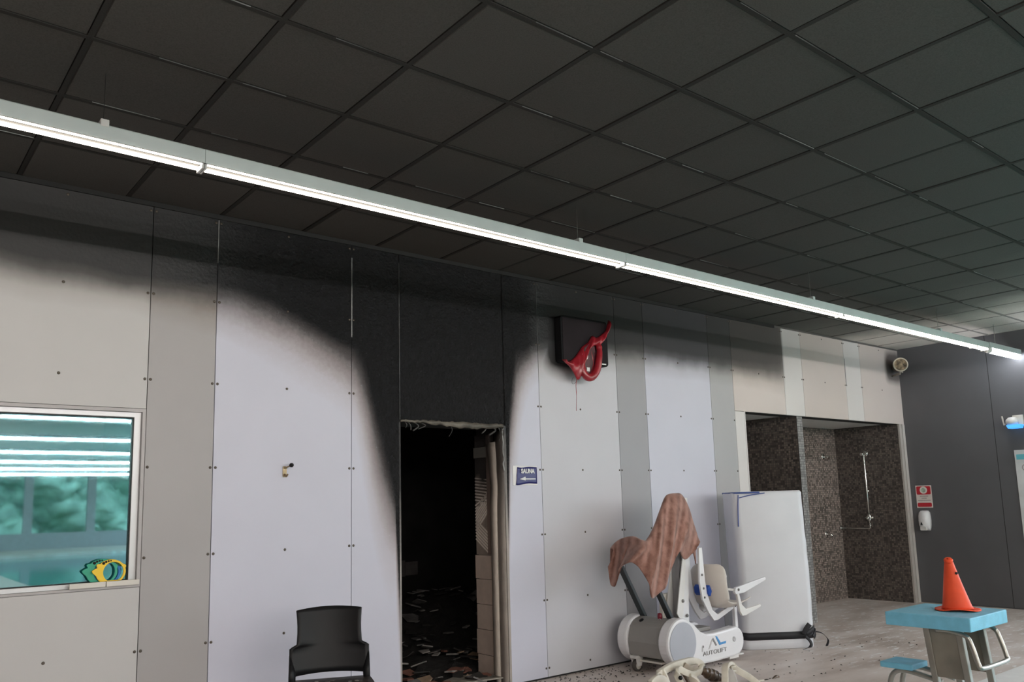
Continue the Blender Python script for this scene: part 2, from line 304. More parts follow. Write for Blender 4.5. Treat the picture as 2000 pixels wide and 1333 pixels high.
FLOOR = floor_mat(); BACKING = mat('wall_backing', (.03,.03,.03), .9); ENDW = mat('anthracite_panel', (.105,.105,.112), .55, var=.06, scale=2, bump=.05, bscale=90)
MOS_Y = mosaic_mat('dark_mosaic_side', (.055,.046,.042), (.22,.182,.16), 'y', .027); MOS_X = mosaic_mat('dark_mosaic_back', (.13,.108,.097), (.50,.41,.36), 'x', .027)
MOS_L = mosaic_mat('grey_mosaic_edge', (.20,.20,.20), (.42,.41,.40), 'x', .03)
ALU = mat('aluminium', (.62,.62,.63), .38, .35, var=.03); ALU_D = mat('aluminium_reveal', (.40,.38,.375), .5, .2); CREAM = mat('cream_plastic', (.66,.63,.57), .5, var=.05)
WHITEP = mat('white_plastic', (.72,.71,.69), .35, var=.03); WHITEG = mat('white_gloss_shell', (.78,.78,.80), .22, var=.015); GREYP = mat('grey_shell', (.28,.27,.255), .45, var=.05); DISC = mat('grey_disc', (.42,.44,.49), .4, var=.02)
BLACK = mat('black_plastic', (.009,.009,.010), .42, var=.2, scale=4, spec=.24); BLACKS = mat('black_strap', (.014,.014,.018), .6, var=.2); DARKBAR = mat('dark_bar', (.020,.027,.03), .5); RUBBER = mat('grey_rubber', (.09,.08,.072), .7)
STEEL = mat('stainless_steel', (.36,.345,.31), .30, .9, var=.12, scale=8); STEELP = mat('brushed_plate', (.25,.22,.18), .5, .45, var=.22, scale=5); CHROME = mat('chrome', (.75,.74,.72), .15, 1, var=.02)
BLUEB = mat('block_blue', (.19,.52,.70), .55, var=.10, scale=14, bump=.15, bscale=240); ORANGE = mat('cone_orange', (.86,.095,.035), .5, var=.10, scale=10, spec=.25)
TUBE = mat('lamp_tube', (.9,.9,.9), .4, emit=(1.0,.93,.82), es=LAMP); TUBEC = mat('lamp_tube_cool', (.9,.9,.9), .4, emit=(.90,.94,1.0), es=LAMP*2.0); TUBES = [mat('lamp_tube_aged', (.9,.9,.9), .4, emit=(1.0,.90,.76), es=LAMP*q_) for q_ in (.8,.8,1.0,1.5,2.2)]; LBODY = mat('lamp_body', (.62,.68,.67), .45, var=.05)
REFL = mat('sooty_reflector', (.025,.022,.02), .6); HALLTUBE = mat('hall_lamp_tube', (.9,.9,.9), .4, emit=(1.0,.94,.90), es=HALL)
SOOTROOM = mat('burnt_room', (.012,.011,.010), .9, var=.5, scale=3, bump=.5, bscale=20)

# ------------------------------------------------------------------ setting: floor, ceiling, walls
H = 3.46; XE = 11.42
fl = MB(); fl.box(-9, XE+.2, -2.5, 3.0, -.2, 0).box(-9, 3.2, -36, -2.5, -.2, 0).box(10.9, XE+.2, -36, -2.5, -.2, 0).box(3.2, 10.9, -36, -31, -.2, 0)
tag(fl.build('floor', FLOOR), 'brown-grey resin pool deck floor with pale foam patches', kind='structure')
po = MB(); po.box(3.2, 10.9, -3.6, -2.5, -.2, .004)
tag(po.build('trim_1', mat('white_pool_edge', (.86,.86,.86), .4, var=.04, scale=9)), 'white pool edge strip in front of the starting block', kind='structure')
wm = mat('pool_water', (.05,.38,.40), .04, var=.1, scale=.6, bump=.25, bscale=5)
tag(MB().box(3.2, 10.9, -31, -3.6, -.19, -.12).build('pool_water', wm), 'turquoise water of the swimming pool beside the deck', 'water', kind='stuff')

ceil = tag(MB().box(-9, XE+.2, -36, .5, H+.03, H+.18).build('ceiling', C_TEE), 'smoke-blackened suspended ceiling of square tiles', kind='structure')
GX0 = .077; S = .6
tm = MB(); e = .0145
tm.box(e, S-e, e, S-e, -.002, .018)
tile0 = None
for i in range(-2, 19):
    for j in range(1, 10):
        x = GX0+S*i; wx = min(S, XE-x)
        if tile0 is None:
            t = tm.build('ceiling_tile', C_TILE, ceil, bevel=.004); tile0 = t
        else:
            t = bpy.data.objects.new('ceiling_tile', tile0.data); COL.objects.link(t); t.parent = ceil
            md = t.modifiers.new('bevel', 'BEVEL'); md.width = .004; md.segments = 1
        t.location = (x, -S*j, H+random.uniform(-.002, .003)); t.scale.x = wx/S
        t.rotation_euler = (random.uniform(-.003, .003), random.uniform(-.003, .003), 0)
for j in range(0, 10):
    b = MB().box(-1.13, XE, -S*j-.012, -S*j+.012, H-.004, H+.03).build('ceiling_runner', C_TEE, ceil)
    if 0 < j < 9:
        for i in range(-2, 19):                     # highlight painted as lighter strips along the flange edge
            if random.random() < .62:
                a = GX0+S*i+random.uniform(.02, .3); L_ = random.uniform(.12, .5); L_ = min(L_, GX0+S*(i+1)-.02-a)
                if a+L_ < XE and L_ > .03: MB().box(a, a+L_, -S*j-.0135, -S*j-.0105, H-.0045, H-.001).build('edge_highlight', C_EDGE, b)
for i in range(-2, 20):
    x = GX0+S*i
    if x < XE: MB().box(x-.012, x+.012, -5.4, 0, H-.003, H+.03).build('ceiling_cross_tee', C_TEE, ceil)
fm = mosaic_mat('far_ceiling_grid', (.10,.10,.095), (.12,.12,.115), 'x', .6)
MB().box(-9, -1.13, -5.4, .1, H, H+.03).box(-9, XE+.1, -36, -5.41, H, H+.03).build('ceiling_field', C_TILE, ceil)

# main wall with its window, doorway and shower openings
wl = MB(); Y0, Y1 = .012, .16
WX0, WX1, WZ0, WZ1 = -1.0, 1.44, 1.02, 2.105
DX0, DX1, DZ = 3.275, 4.31, 2.11
SX0, SX1, SZ = 7.72, 11.27, 2.40
wl.box(-9, WX0, Y0, Y1, 0, H).box(WX0, WX1, Y0, Y1, 0, WZ0).box(WX0, WX1, Y0, Y1, WZ1, H)
wl.box(WX1, DX0, Y0, Y1, 0, H).box(DX0, DX1, Y0, .40, DZ, H).box(DX1, SX0, Y0, Y1, 0, H).box(SX0, SX1, Y0, Y1, SZ, H).box(SX1+.03, XE, Y0, Y1, 0, H).box(SX1, SX1+.03, Y0, Y1, SZ, H)
wall = tag(wl.build('wall_front', BACKING), 'panelled pool wall blackened by fire round the sauna door', kind='structure')
SCREWZ = (.085, .64, 1.19, 1.743, 2.295, 2.85, 3.40)
SCR = mat('screw_head', (.09,.075,.06), .45, .6); 
def panel(x0, x1, z0, z1, m, screws=(1, 1, 1)):
    g = .0022
    p = MB().box(x0+g, x1-g, -.008, .012, z0+g, z1-g).build('panel', m, wall, bevel=.0012)
    sc = MB(); n = 0
    xs = ([x0+.017] if screws[0] else [])+([(x0+x1)/2] if screws[1] and x1-x0 > .6 else [])+([x1-.017] if screws[2] else [])
    for z in SCREWZ:
        if z0+.02 < z < z1-.02:
            for x in xs: sc.lathe([(.0095, 0), (.009, .002), (.005, .0035), (0, .0035)], (x, -.008, z), (0,-1,0), 8); n += 1
    if z0 > .5 and z0 < 2.2:
        pass
    if n: tag(sc.build('screws', SCR, p), kind='stuff')
    return p
panel(-2.4, -1.0, .012, H, P_WARM); panel(-1.0, -.0, WZ1, H, P_WARM); panel(-1.0, .0, .012, WZ0, P_WARM); panel(0, .44, WZ1, H, P_GREY); panel(0, .44, .012, WZ0, P_GREY)
panel(.44, 1.44, WZ1, H, P_WARM); panel(.44, 1.44, .012, WZ0, P_WARM)
panel(1.44, 1.862, .012, H, P_GREY); panel(1.862, 2.868, .012, H, P_WHITE); panel(2.868, 3.275, .012, H, P_WHITE, (1, 0, 0))
panel(3.285, 4.305, DZ, H, P_WHITE, (0, 0, 0)); panel(4.315, 4.705, .012, H, P_WHITE, (0, 0, 1)); panel(4.705, 5.697, .012, H, P_PALE)
panel(5.697, 6.105, .012, H, P_MID); panel(6.105, 7.135, .012, H, P_WHITE); panel(7.135, 7.54, .012, H, P_SOFT)
panel(7.54, 8.54, SZ, H, P_BEIGE); panel(8.54, 8.945, SZ, H, P_IVORY); panel(8.945, 9.945, SZ, H, P_BEIGE); panel(9.945, 10.35, SZ, H, P_IVORY); panel(10.35, XE, SZ, H, P_BEIGE, (1, 1, 0))
panel(7.54, 7.72, .012, SZ, P_IVORY, (0, 0, 0))
# peeled edges that show bare metal in the soot, and the scorched scratch beside the door
BARE = mat('bare_metal', (.30,.30,.29), .5, .2, var=.6, scale=6)
for x, z0, z1, w_ in ((1.862, 3.12, 3.42, .004), (2.869, 2.72, 3.33, .006), (3.28, 2.12, 3.36, .005), (4.705, 2.86, 3.42, .004), (9.955, 2.85, 3.2, .006)):
    MB().box(x-w_/2, x+w_/2, -.011, -.006, z0, z1).build('joint_edge', BARE if x < 3 else mat('joint_metal', (.07,.07,.07), .5, .3, var=.6), wall)
tr = mat('gap_shadow_strip', (.02,.02,.02), .9)
MB().box(-2.4, DX0, -.002, .01, 0, .012).box(DX1, 7.72, -.002, .01, 0, .012).build('base_gap_shadow', tr, wall)  # dark strip stands in for the shadowed gap under the panels
# charred strip where the wall meets the ceiling
MB().box(-2.4, 8.4, -.022, 0, H-.035, H-.004).build('ceiling_angle', mat('burnt_angle', (.01,.01,.01), .8), wall)
MB().box(8.4, XE, -.016, 0, H-.022, H-.004).build('ceiling_angle', mat('dusty_angle', (.10,.095,.09), .8), wall)

# end wall
we = MB().box(XE+.012, XE+.2, -3.4, .16, 0, H).box(XE+.012, XE+.2, -36, -3.4, 0, .3).box(XE+.012, XE+.2, -36, -3.4, 3.3, H)
for k in range(9): we.box(XE+.012, XE+.2, -3.4-3.9*k-.12, -3.4-3.9*k, .3, 3.3)
wallr = tag(we.build('wall_right', ENDW), 'anthracite end wall of the pool hall', kind='structure')
for y0, y1 in ((-1.145, 0), (-2.42, -1.15), (-3.4, -2.425)):
    MB().box(XE, XE+.012, y0, y1, .012, H).build('panel', ENDW, wallr, bevel=.001)
for y in (-1.1475, -2.4225): MB().box(XE-.001, XE+.008, y-.004, y+.004, .012, H).build('joint_strip', BACKING, wallr)
HALLW = mat('hall_wall', (.55,.55,.54), .7)
tag(MB().box(-9.2, -9, -36, .2, 0, H).build('wall_left', HALLW), 'plain pale side wall of the pool hall behind the photographer', kind='structure')
wb = MB().box(-9, XE, -36.2, -36, 0, .7).box(-9, XE, -36.2, -36, 3.2, H)
for k in range(9): wb.box(-9+2.53*k, -9+2.53*k+.35, -36.2, -36, .7, 3.2)
tag(wb.build('wall_back', mat('hall_pillar', (.30,.31,.32), .7)), 'far window wall of the pool hall', kind='structure')
tag(MB().box(-40, 60, -60, 20, -.6, -.35).build('lawn', mat('lawn_grass', (.07,.13,.035), .9, var=.3, scale=2)), 'grass outside the far windows of the hall', kind='structure')
# trees outside the far windows (they show in the window's reflection)
LEAF = mat('tree_leaves', (.27,.42,.33), .8, var=.3, scale=1.5, bump=.3, bscale=3)
rr = random.Random(2); hg = []
for i in range(40):
    z = -.35+9*i/39; hg.append([(-14+44*j/130, -43+.9*math.sin(j*.35+z)+.5*math.sin(j*.9+2*z)+rr.uniform(-.35, .35)+.06*z*z, z+rr.uniform(-.1, .1)) for j in range(131)])
tag(MB().sheet(hg, True).build('garden_hedge', LEAF, solid=.4), 'tall green leafy hedge outside the far windows', 'hedge', kind='stuff')

# ------------------------------------------------------------------ sauna behind the doorway
sr = MB(); a0, a1, b0, b1 = 2.9, 7.0, .40, 2.9
sr.box(a0-.1, a0, b0, b1, 0, 2.7).box(a1, a1+.1, b0, b1, 0, 2.7).box(a0, a1, b1, b1+.1, 0, 2.7).box(a0, a1, b0, b1, 2.6, 2.7).box(DX0-.3, DX0-.03, .16, b0, 0, 2.7).box(a0, DX0-.03, b0-.05, b0, 0, 2.7).box(DX1+.002, a1, b0-.05, b0-.002, 0, 2.7)
saun = tag(sr.build('wall_sauna', SOOTROOM), 'soot-black inside of the burnt-out sauna', kind='structure')
MB().box(a0, a1, .012, b1, .0005, .004).build('burnt_floor', SOOTROOM, saun)
TW = fade_soot('reveal_tile', (.52,.42,.36), 1.2, 2.0, .5, .1, 40); RIDGE = fade_soot('adhesive_ridge', (.70,.62,.56), 1.50, 1.75, .9, .2, 60); ADH = fade_soot('tile_adhesive', (.26,.21,.18), 1.40, 1.72, .9, .5, 60)
rv = tag(MB().box(DX1, DX1+.10, .012, .40, 0, DZ).build('door_1', fade_soot('reveal_core', (.20,.17,.15), 1.0, 1.9, .9)), 'burnt-out sauna doorway with peeling jambs and bare tile reveal', kind='structure')
zs = [0, .207, .412, .619, .828, 1.029]
for k in range(5):
    MB().box(DX1-.012, DX1, .17, .43+random.uniform(-.012, .006), zs[k]+.0025, zs[k+1]-.0025).build('tile', TW, rv, bevel=.0015)
MB().box(DX1-.003, DX1, .20, .425, 1.032, 2.06).build('adhesive_bed', ADH, rv)
zc = 1.045; k = 0                       # combed adhesive ridges
while zc < 1.68:
    sl = .09 if zc > 1.42 else (.17 if zc > 1.22 else .26)
    yA, yB = .235, .42
    MB().bar((DX1-.006, yA, zc+ (sl if zc > 1.22 and zc < 1.45 else 0)), (DX1-.006, yB, zc+(0 if zc > 1.22 and zc < 1.45 else (.02 if zc >= 1.45 else .12))), .010, .013, (1,0,0)).build('adhesive_ridge', RIDGE, rv)
    zc += .027
MB().box(DX1-.02, DX1, .24, .42, 1.86, 1.95).build('adhesive_patch', mat('scorched_patch', (.10,.095,.085), .8), rv)
# jamb linings, warped near the top
LIN = fade_soot('jamb_lining', (.62,.55,.48), 1.45, 2.3, .5, .1, 30); LIN2 = fade_soot('jamb_frame', (.36,.32,.285), 1.15, 2.05, .5, .1, 30)
def strip(y0, y1, x, th, m, nm, warp, z1):
    g = [[], []]; back = [[], []]
    n = 40
    for k in range(n+1):
        z = z1*k/n; q = max(0, (z-1.25)/.85); dw = warp*(q**1.5)*math.sin(z*9+y0*20)+warp*.5*q*math.sin(z*23)
        g[0].append(Vector((x-.015*q*math.sin(z*7), y0+dw, z))); g[1].append(Vector((x+.012*q*math.sin(z*5+1), y1+dw*.6-(.03*q*q), z)))
    mb = MB().sheet(g); return mb.build(nm, m, rv, solid=th)
strip(.175, .095, DX1-.028, .014, LIN, 'jamb_lining', .018, 1.98)
strip(.09, .0, DX1-.020, .012, LIN2, 'jamb_frame', .012, 2.07)
MB().box(DX1-.024, DX1-.004, .19, .235, 1.04, 2.05).build('inner_stop', fade_soot('inner_stop', (.17,.12,.10), 1.2, 2.1, .7), rv)
MB().box(DX1-.016, DX1+.006, -.010, .004, .0, DZ).build('corner_bead', LIN2, rv)
sh = MB(); zz = 2.09                    # bare torn edge at the frame's upper corner
pts = []
while zz > 1.72: pts.append((DX1-.03+random.uniform(-.008, .008), -.014, zz)); zz -= .03
sh.tube(pts, [random.uniform(.003, .010) for _ in pts], 6); sh.build('torn_edge', BARE, rv)
# left jamb edge, lintel and hanging shreds
MB().box(DX0-.002, DX0+.012, -.006, .38, 0, DZ).build('jamb_edge', fade_soot('left_jamb', (.30,.28,.26), 1.0, 1.6, .6), rv)
lg = [[], []]
for k in range(41):
    x = DX0+.01+(DX1-DX0-.03)*k/40; j = random.uniform(-.006, .006)
    lg[0].append((x, -.014+random.uniform(-.003, .003), DZ+.012+j)); lg[1].append((x, -.010, DZ-.022+random.uniform(-.008, .008)+.015*math.sin(x*6)))
MB().sheet(lg).build('lintel_trim', mat('scorched_lintel', (.11,.098,.08), .55, .2, var=.85, scale=5, bump=.5, bscale=40), rv, solid=.008)
SHRED = mat('charred_shred', (.05,.048,.045), .7, var=.5, scale=25)
for x, L_, r_ in ((3.33,.03,.004),(3.36,.045,.005),(3.42,.05,.006),(3.48,.035,.004),(3.75,.085,.003),(4.10,.05,.006),(4.18,.06,.008),(4.24,.07,.007),(4.27,.11,.006)):
    MB().tube(catmull([(x, .0, DZ-.01), (x+random.uniform(.01, .05), .01, DZ-.01-L_*.5), (x+random.uniform(-.02, .04), .02, DZ-.02-L_)], 4), r_, 6).build('hanging_shred', SHRED, rv)
# tile patch left on the sauna's back wall
PT = mat('sooty_wall_tile', (.10,.09,.085), .6, var=.4)
for x0, x1, z0, z1 in ((4.93,5.10,.66,.84),(5.105,5.27,.67,.82),(4.93,5.02,.47,.655),(4.75,4.925,.47,.655),(4.75,4.925,.66,.84)):
    MB().box(x0, x1, b1-.02, b1, z0, z1).build('tile', PT, saun)
# rubble
RUB = [mat('rubble_pale', (.30,.28,.26), .8, var=.5, scale=7), mat('rubble_brick', (.20,.085,.060), .85, var=.4, scale=9), mat('rubble_grey', (.14,.13,.125), .85, var=.5, scale=7), mat('rubble_black', (.025,.022,.02), .9, var=.5, scale=7), mat('rubble_tan', (.36,.25,.17), .8, var=.4, scale=8)]
def heap(x, y): return .02+.52*math.exp(-(((x-5.15)/.95)**2+((y-2.35)/.85)**2))+.10*math.exp(-(((x-4.1)/.6)**2+((y-.9)/.5)**2))
gr = [[(a0+.03+(a1-a0-.06)*i/40, .05+(2.82-.05)*j/30, heap(a0+(a1-a0)*i/40, .05+2.8*j/30)-.012+random.uniform(-.02, .02)) for i in range(41)] for j in range(31)]
gr = [[(x, y, z if not (x < DX0+.02 and y < .46 or x > DX1-.05 and y < .46) else -.02) for x, y, z in row] for row in gr]
tag(MB().sheet(gr, False).build('ash_heap', mat('ash', (.016,.014,.013), .95, var=.6, scale=12, bump=1, bscale=50)), 'dark heap of ash and soot on the sauna floor', 'ash', kind='stuff')
def shard(rnd, r, th):
    n = rnd.choice((4, 4, 5, 6)); an = sorted(rnd.uniform(0, 2*PI) for _ in range(n)); an = [2*PI*k/n+rnd.uniform(-.4, .4) for k in range(n)]
    return MB().prism([(r*rnd.uniform(.6, 1.1)*math.cos(a), r*rnd.uniform(.6, 1.1)*math.sin(a)) for a in an], -th/2, th/2, 'xy')
rn = random.Random(11); placed = 0
frags = []
while placed < 130:
    y = rn.uniform(.02, 2.75); x = rn.uniform(DX0+.02, DX1-.10) if y < .46 else rn.uniform(3.3, 6.3)
    vx = (x-0)/(y+5.38)                      # keep to the sector the doorway opens on
    if vx < .60 or vx > .80: continue
    near = y < 1.0
    r = rn.uniform(.03, .10) if near else rn.uniform(.035, .11)
    m = rn.choices(RUB, (4, 6, 3, 3, 4) if near else (2, 0, 5, 6, 0))[0]
    o = shard(rn, r, rn.uniform(.006, .014)).build('rubble_fragment', m)
    o.location = (x, y, heap(x, y)+.022+rn.uniform(0, .012)); o.rotation_euler = (rn.gauss(0, .22), rn.gauss(0, .22), rn.uniform(0, 6))
    kd = ('pale', 'brick-red', 'grey', 'blackened', 'tan')[RUB.index(m)]
    lb = 'broken %s fragment lying in the rubble of the sauna doorway' % kd if near else 'broken %s fragment on the dark heap deep inside the sauna' % kd
    gp = '%s fragments %s' % (kd, 'in the sauna doorway' if near else 'deep inside the sauna')
    tag(o, lb, 'rubble', gp); placed += 1
tag(MB().bar((3.30, .10, .045), (3.72, -.02, .03), .05, .012).build('wood_strip', RUB[4], origin=(3.5, .04, .03)), 'pale wooden strip lying across the left of the sauna threshold', 'plank')
bd = MB().prism([(3.80,.16),(4.28,.06),(4.27,.30),(4.05,.38),(3.86,.30)], .055, .066, 'xy').build('fallen_board', mat('scorched_board', (.24,.22,.19), .7, var=.6, scale=12), origin=(4.05, .2, .06))
tag(bd, 'flat scorched grey board lying at the foot of the right sauna jamb', 'board')
rn = random.Random(3); sp = MB()
for k in range(420):                       # flakes of soot strewn over the deck
    x = rn.uniform(4.2, 6.2) if k < 330 else rn.uniform(5.5, 8.5); y = -abs(rn.gauss(0, .35))-.03 if k < 330 else rn.uniform(-1.6, -.3)
    r = rn.uniform(.004, .016); a = rn.uniform(0, 6)
    sp.add([(x+r*math.cos(a), y+r*math.sin(a), .002), (x+r*.7*math.cos(a+2), y+r*.7*math.sin(a+2), .002+r*.3), (x+r*.8*math.cos(a+4), y+r*.8*math.sin(a+4), .002), (x, y, .002+r*.6)], [(0,1,2),(0,1,3),(1,2,3),(2,0,3)])
tag(sp.build('soot_flakes', RUB[3]), 'black soot flakes scattered on the floor along the wall', 'debris', kind='stuff')

# ------------------------------------------------------------------ showers
rec = MB(); D = .95
rec.box(SX0-.15, SX1+.13, D, D+.1, 0, 2.55)
rb = tag(rec.build('wall_shower_back', MOS_X), 'dark mosaic back wall of the shower recess', kind='structure')
tag(MB().box(SX1, SX1+.13, .16, D, 0, 2.55).box(SX1, SX1+.03, .014, .16, 0, SZ).build('wall_shower_right', MOS_Y), 'dark mosaic side wall of the shower with chrome riser', kind='structure')
tag(MB().box(SX0-.15, SX0, .16, D, 0, 2.55).build('wall_shower_left', MOS_Y), 'dark mosaic side wall at the left end of the showers', kind='structure')
tag(MB().box(SX0-.15, SX1+.13, .16, D, SZ+.015, 2.55).build('ceiling_shower', mat('shower_ceiling', (.75,.73,.71), .6, var=.03)), 'pale ceiling of the shower recess', kind='structure')
fin = tag(MB().box(8.79, 8.905, .03, D, 0, SZ+.015).build('wall_shower_partition', MOS_Y), 'dark mosaic partition between the two showers', kind='structure')
MB().box(8.79, 8.905, .02, .03, 0, SZ+.012).build('edge_mosaic', MOS_L, fin)
jm = tag(MB().box(SX1, 11.335, -.010, .014, 0, SZ).build('trim_2', mat('jamb_beige', (.46,.43,.40), .5)), 'pale double jamb strip at the right of the showers', kind='structure')
MB().box(11.35, XE-.006, -.014, .012, 0, SZ).build('outer_strip', mat('jamb_pale', (.56,.53,.50), .5), jm)
MB().box(SX0-.012, SX0+.004, -.012, .16, 0, SZ).build('left_strip', P_IVORY, jm)
def flange(mb, c, ax, r=.028): return mb.lathe([(0, 0), (r, 0), (r, .008), (r*.6, .014), (0, .014)], c, ax, 14)
sh = empty('shower_riser', (SX1, .505, .98), label='chrome shower riser pipe with mixer on the dark side wall', cat='shower')
def loc(p): return Vector(p)-Vector((SX1, .505, .98))
MB().tube([loc((SX1-.05, .505, 1.06)), loc((SX1-.05, .507, 1.5)), loc((SX1-.05, .51, 2.0)), loc((SX1-.045, .51, 2.02)), loc((SX1, .51, 2.025))], .012).build('riser_pipe', CHROME, sh)
flange(MB(), loc((SX1, .51, 2.025)), (-1,0,0), .04).build('top_flange', CHROME, sh)
hd = MB().tube([loc((SX1-.04, .51, 2.02)), loc((SX1-.10, .52, 2.015))], [.014, .022]); hd.build('shower_head', CHROME, sh)
MB().tube([loc((SX1-.05, .505, 1.06)), loc((SX1-.05, .505, .99)), loc((SX1-.04, .52, .98)), loc((SX1-.03, .94, .985))], .011).build('supply_pipe', CHROME, sh)
MB().lathe([(0,-.05),(.02,-.05),(.028,-.03),(.028,.03),(.02,.05),(0,.05)], loc((SX1-.05, .505, 1.13)), (0,0,1), 16).lathe([(0,0),(.024,0),(.028,.02),(.02,.045),(0,.05)], loc((SX1-.07, .505, 1.13)), (-1,0,0), 16).lathe([(0,-.06),(.016,-.06),(.016,.06),(0,.06)], loc((SX1-.05, .505, 1.13)), (0,1,0), 12).build('mixer_valve', CHROME, sh)
flange(MB(), loc((SX1-.03, .94, .985)), (0,1,0)).build('wall_flange', CHROME, sh)
MB().lathe([(0,-.01),(.018,-.01),(.018,.01),(0,.01)], loc((SX1-.03, .505, 1.5)), (-1,0,0), 12).build('pipe_clip', CHROME, sh)
for px, nm, lb, z in ((1607, 'wall_shower', 'small chrome shower head high on the back shower wall', 893), (1614, 'push_valve', 'small chrome push valve low on the back shower wall', 1044)):
    q = at(px, z, D); r = empty(nm, q, label=lb, cat='shower head' if nm == 'wall_shower' else 'valve')
    flange(MB(), (0,0,0), (0,-1,0), .042).build('rosette', CHROME, r)
    MB().tube([(0,0,0), (0,-.05,0), (.0,-.09,-.02)], [.014, .016, .026 if nm == 'wall_shower' else .018]).build('spout', CHROME, r)

# ------------------------------------------------------------------ window with the ledge toys
wf = tag(MB().box(WX1-.02, WX1, -.004, .10, WZ0, WZ1).box(WX0, WX1-.02, -.004, .10, WZ1-.02, WZ1).box(WX0, WX1-.02, -.004, .10, WZ0, WZ0+.014).box(WX0, WX0+.02, -.004, .1, WZ0, WZ1).build('window_1', ALU_D), 'reflecting interior window in an aluminium frame', kind='structure')
MB().ring([(WX0+.02,WZ0+.014),(WX1-.02,WZ0+.014),(WX1-.02,WZ1-.02),(WX0+.02,WZ1-.02)], [(WX0+.08,WZ0+.042),(WX1-.062,WZ0+.042),(WX1-.062,WZ1-.052),(WX0+.08,WZ1-.052)], .022, .075).build('window_frame', ALU, wf, bevel=.003)
MB().ring([(WX0+.08,WZ0+.042),(WX1-.062,WZ0+.042),(WX1-.062,WZ1-.052),(WX0+.08,WZ1-.052)], [(WX0+.086,WZ0+.048),(WX1-.068,WZ0+.048),(WX1-.068,WZ1-.058),(WX0+.086,WZ1-.058)], .026, .06).build('gasket', BLACK, wf)
MB().box(WX0+.08, WX1-.062, .046, .052, WZ0+.042, WZ1-.052).build('pane', glass_mat('reflecting_glass', (.30,.62,.66), .45), wf)
of = mat('office_wall', (.42,.47,.46), .9)
tag(MB().box(WX0-.5, WX1+.3, 2.4, 2.5, 0, H).box(WX0-.6, WX0-.5, .16, 2.4, 0, H).box(WX1+.3, WX1+.4, .16, 2.4, 0, H).box(WX0-.5, WX1+.3, .16, 2.4, 2.6, 2.7).build('wall_office', of), 'dim room behind the reflecting window', kind='structure')
ol = empty('office_fill_light', (.2, 1.3, 2.597), label='unseen lamp added to light the dim room behind the window', cat='lamp')  # out of view, added to brighten what shows through the pane
MB().box(-.5, .5, -.15, .15, -.05, 0).build('housing', WHITEP, ol); MB().box(-.46, .46, -.12, .12, -.056, -.051).build('diffuser', mat('office_fill_panel', (.9,.9,.9), .5, emit=(.85,.95,1.0), es=26.0), ol)
for x0, x1, lb in ((1.05, 1.243, 'cream ledge bar under the green dive ring, left of two'), (1.247, 1.43, 'cream ledge bar under the yellow dive ring, right of two')):
    o = MB().box(x0, x1, -.026, .020, WZ0+.016, WZ0+.030).box(x0, x1, -.030, -.012, WZ0+.016, WZ0+.046).build('ledge_bar', CREAM, origin=((x0+x1)/2, 0, WZ0+.016), bevel=.002)
    tag(o, lb, 'bar')
def dive_ring(cx, y, col, name, label, s=1.0):
    m = mat(name+'_plastic', col, .35, var=.06); z0 = WZ0+.046; cz = z0+.047*s
    r = empty('dive_ring', (cx, y, z0), label=label, cat='pool toy', group='fish-shaped dive rings on the ledge')
    n = 48; out = []; inn = []
    for k in range(n):
        a = 2*PI*k/n; ro = .070*s; c, sn = math.cos(a), math.sin(a)
        bx = 1.06*c*ro; bz = sn*ro*.94
        if 2.35 < a < 2.75: f = 1.20-abs(a-2.55)*1.1
        elif 2.86 < a < 3.30: f = 1.30-abs(a-3.05)*1.0
        elif .30 < a < .62: f = 1.10
        else: f = 1.0
        out.append((bx*f, cz-z0+bz*f)); inn.append((.012*s+.050*s*c, cz-z0+.052*s*sn))
    out = [(x, max(z, .0)) for x, z in out]; inn = [(x, max(z, .004)) for x, z in inn]
    MB().ring(out, inn, -.006, .006).build('ring_body', m, r, bevel=.0015)
    for a, q in ((2.2, .0075), (1.98, .006), (1.78, .005), (1.6, .004)):
        MB().lathe([(0,0),(q*s,0),(q*s,.001),(0,.001)], (.063*s*1.0*math.cos(a), -.0062, cz-z0+.059*s*math.sin(a)), (0,-1,0), 10).build('eye_spot', BLACK, r)
dive_ring(1.273, -.004, (.85,.56,.02), 'yellow', 'yellow fish-shaped dive ring nearest the window corner', 1.12)
dive_ring(1.228, .014, (.02,.36,.22), 'green', 'green fish-shaped dive ring leaning on the window pane', 1.16)
dive_ring(1.262, .031, (.03,.22,.62), 'blue', 'blue dive ring half hidden behind the yellow and green ones', 1.0)

# ------------------------------------------------------------------ linear lamp
def lamp_row(y, x0, x1, z, label, group=None, m=TUBE, full=True):
    r = empty('linear_lamp', ((x0+x1)/2, y, z), label=label, cat='lamp', group=group); h = (x1-x0)/2
    if full:
        k = 0; a = -h; joints = [1.25-(x0+x1)/2+2.95*i for i in range(-1, 4)]
        cuts = [-h]+[j for j in joints if -h < j < h]+[h]
        for u, v in zip(cuts, cuts[1:]):
            MB().prism([(-.050,.005),(-.050,.066),(-.044,.072),(.044,.072),(.050,.066),(.050,.005),(.046,0),(-.046,0)], u+.001, v-.001, 'yz').build('housing', LBODY, r)
            mm = TUBES[min(len(TUBES)-1, max(0, cuts.index(u)))] if m is TUBE else m
            MB().tube([(u+.012, -.036, -.004), (v-.012, -.036, -.004)], .0045, 10).build('tube', mm, r)
            MB().tube([(u+.012, .020, -.008), (v-.012, .020, -.008)], .0095, 10).build('tube', mm, r)
            MB().box(u+.002, u+.012, -.042, .042, -.024, .0).box(v-.012, v-.002, -.042, .042, -.024, 0).build('lamp_holder', WHITEP, r)
        MB().box(-h, h, -.046, .046, -.0012, .0005).build('reflector', REFL, r)
    else:
        MB().box(-h, h, -.05, .05, 0, .07).build('housing', REFL, r); MB().tube([(-h, 0, -.012), (h, 0, -.012)], .008, 8).build('tube', m, r)
    return r
LY = -1.515; LZ = 3.128
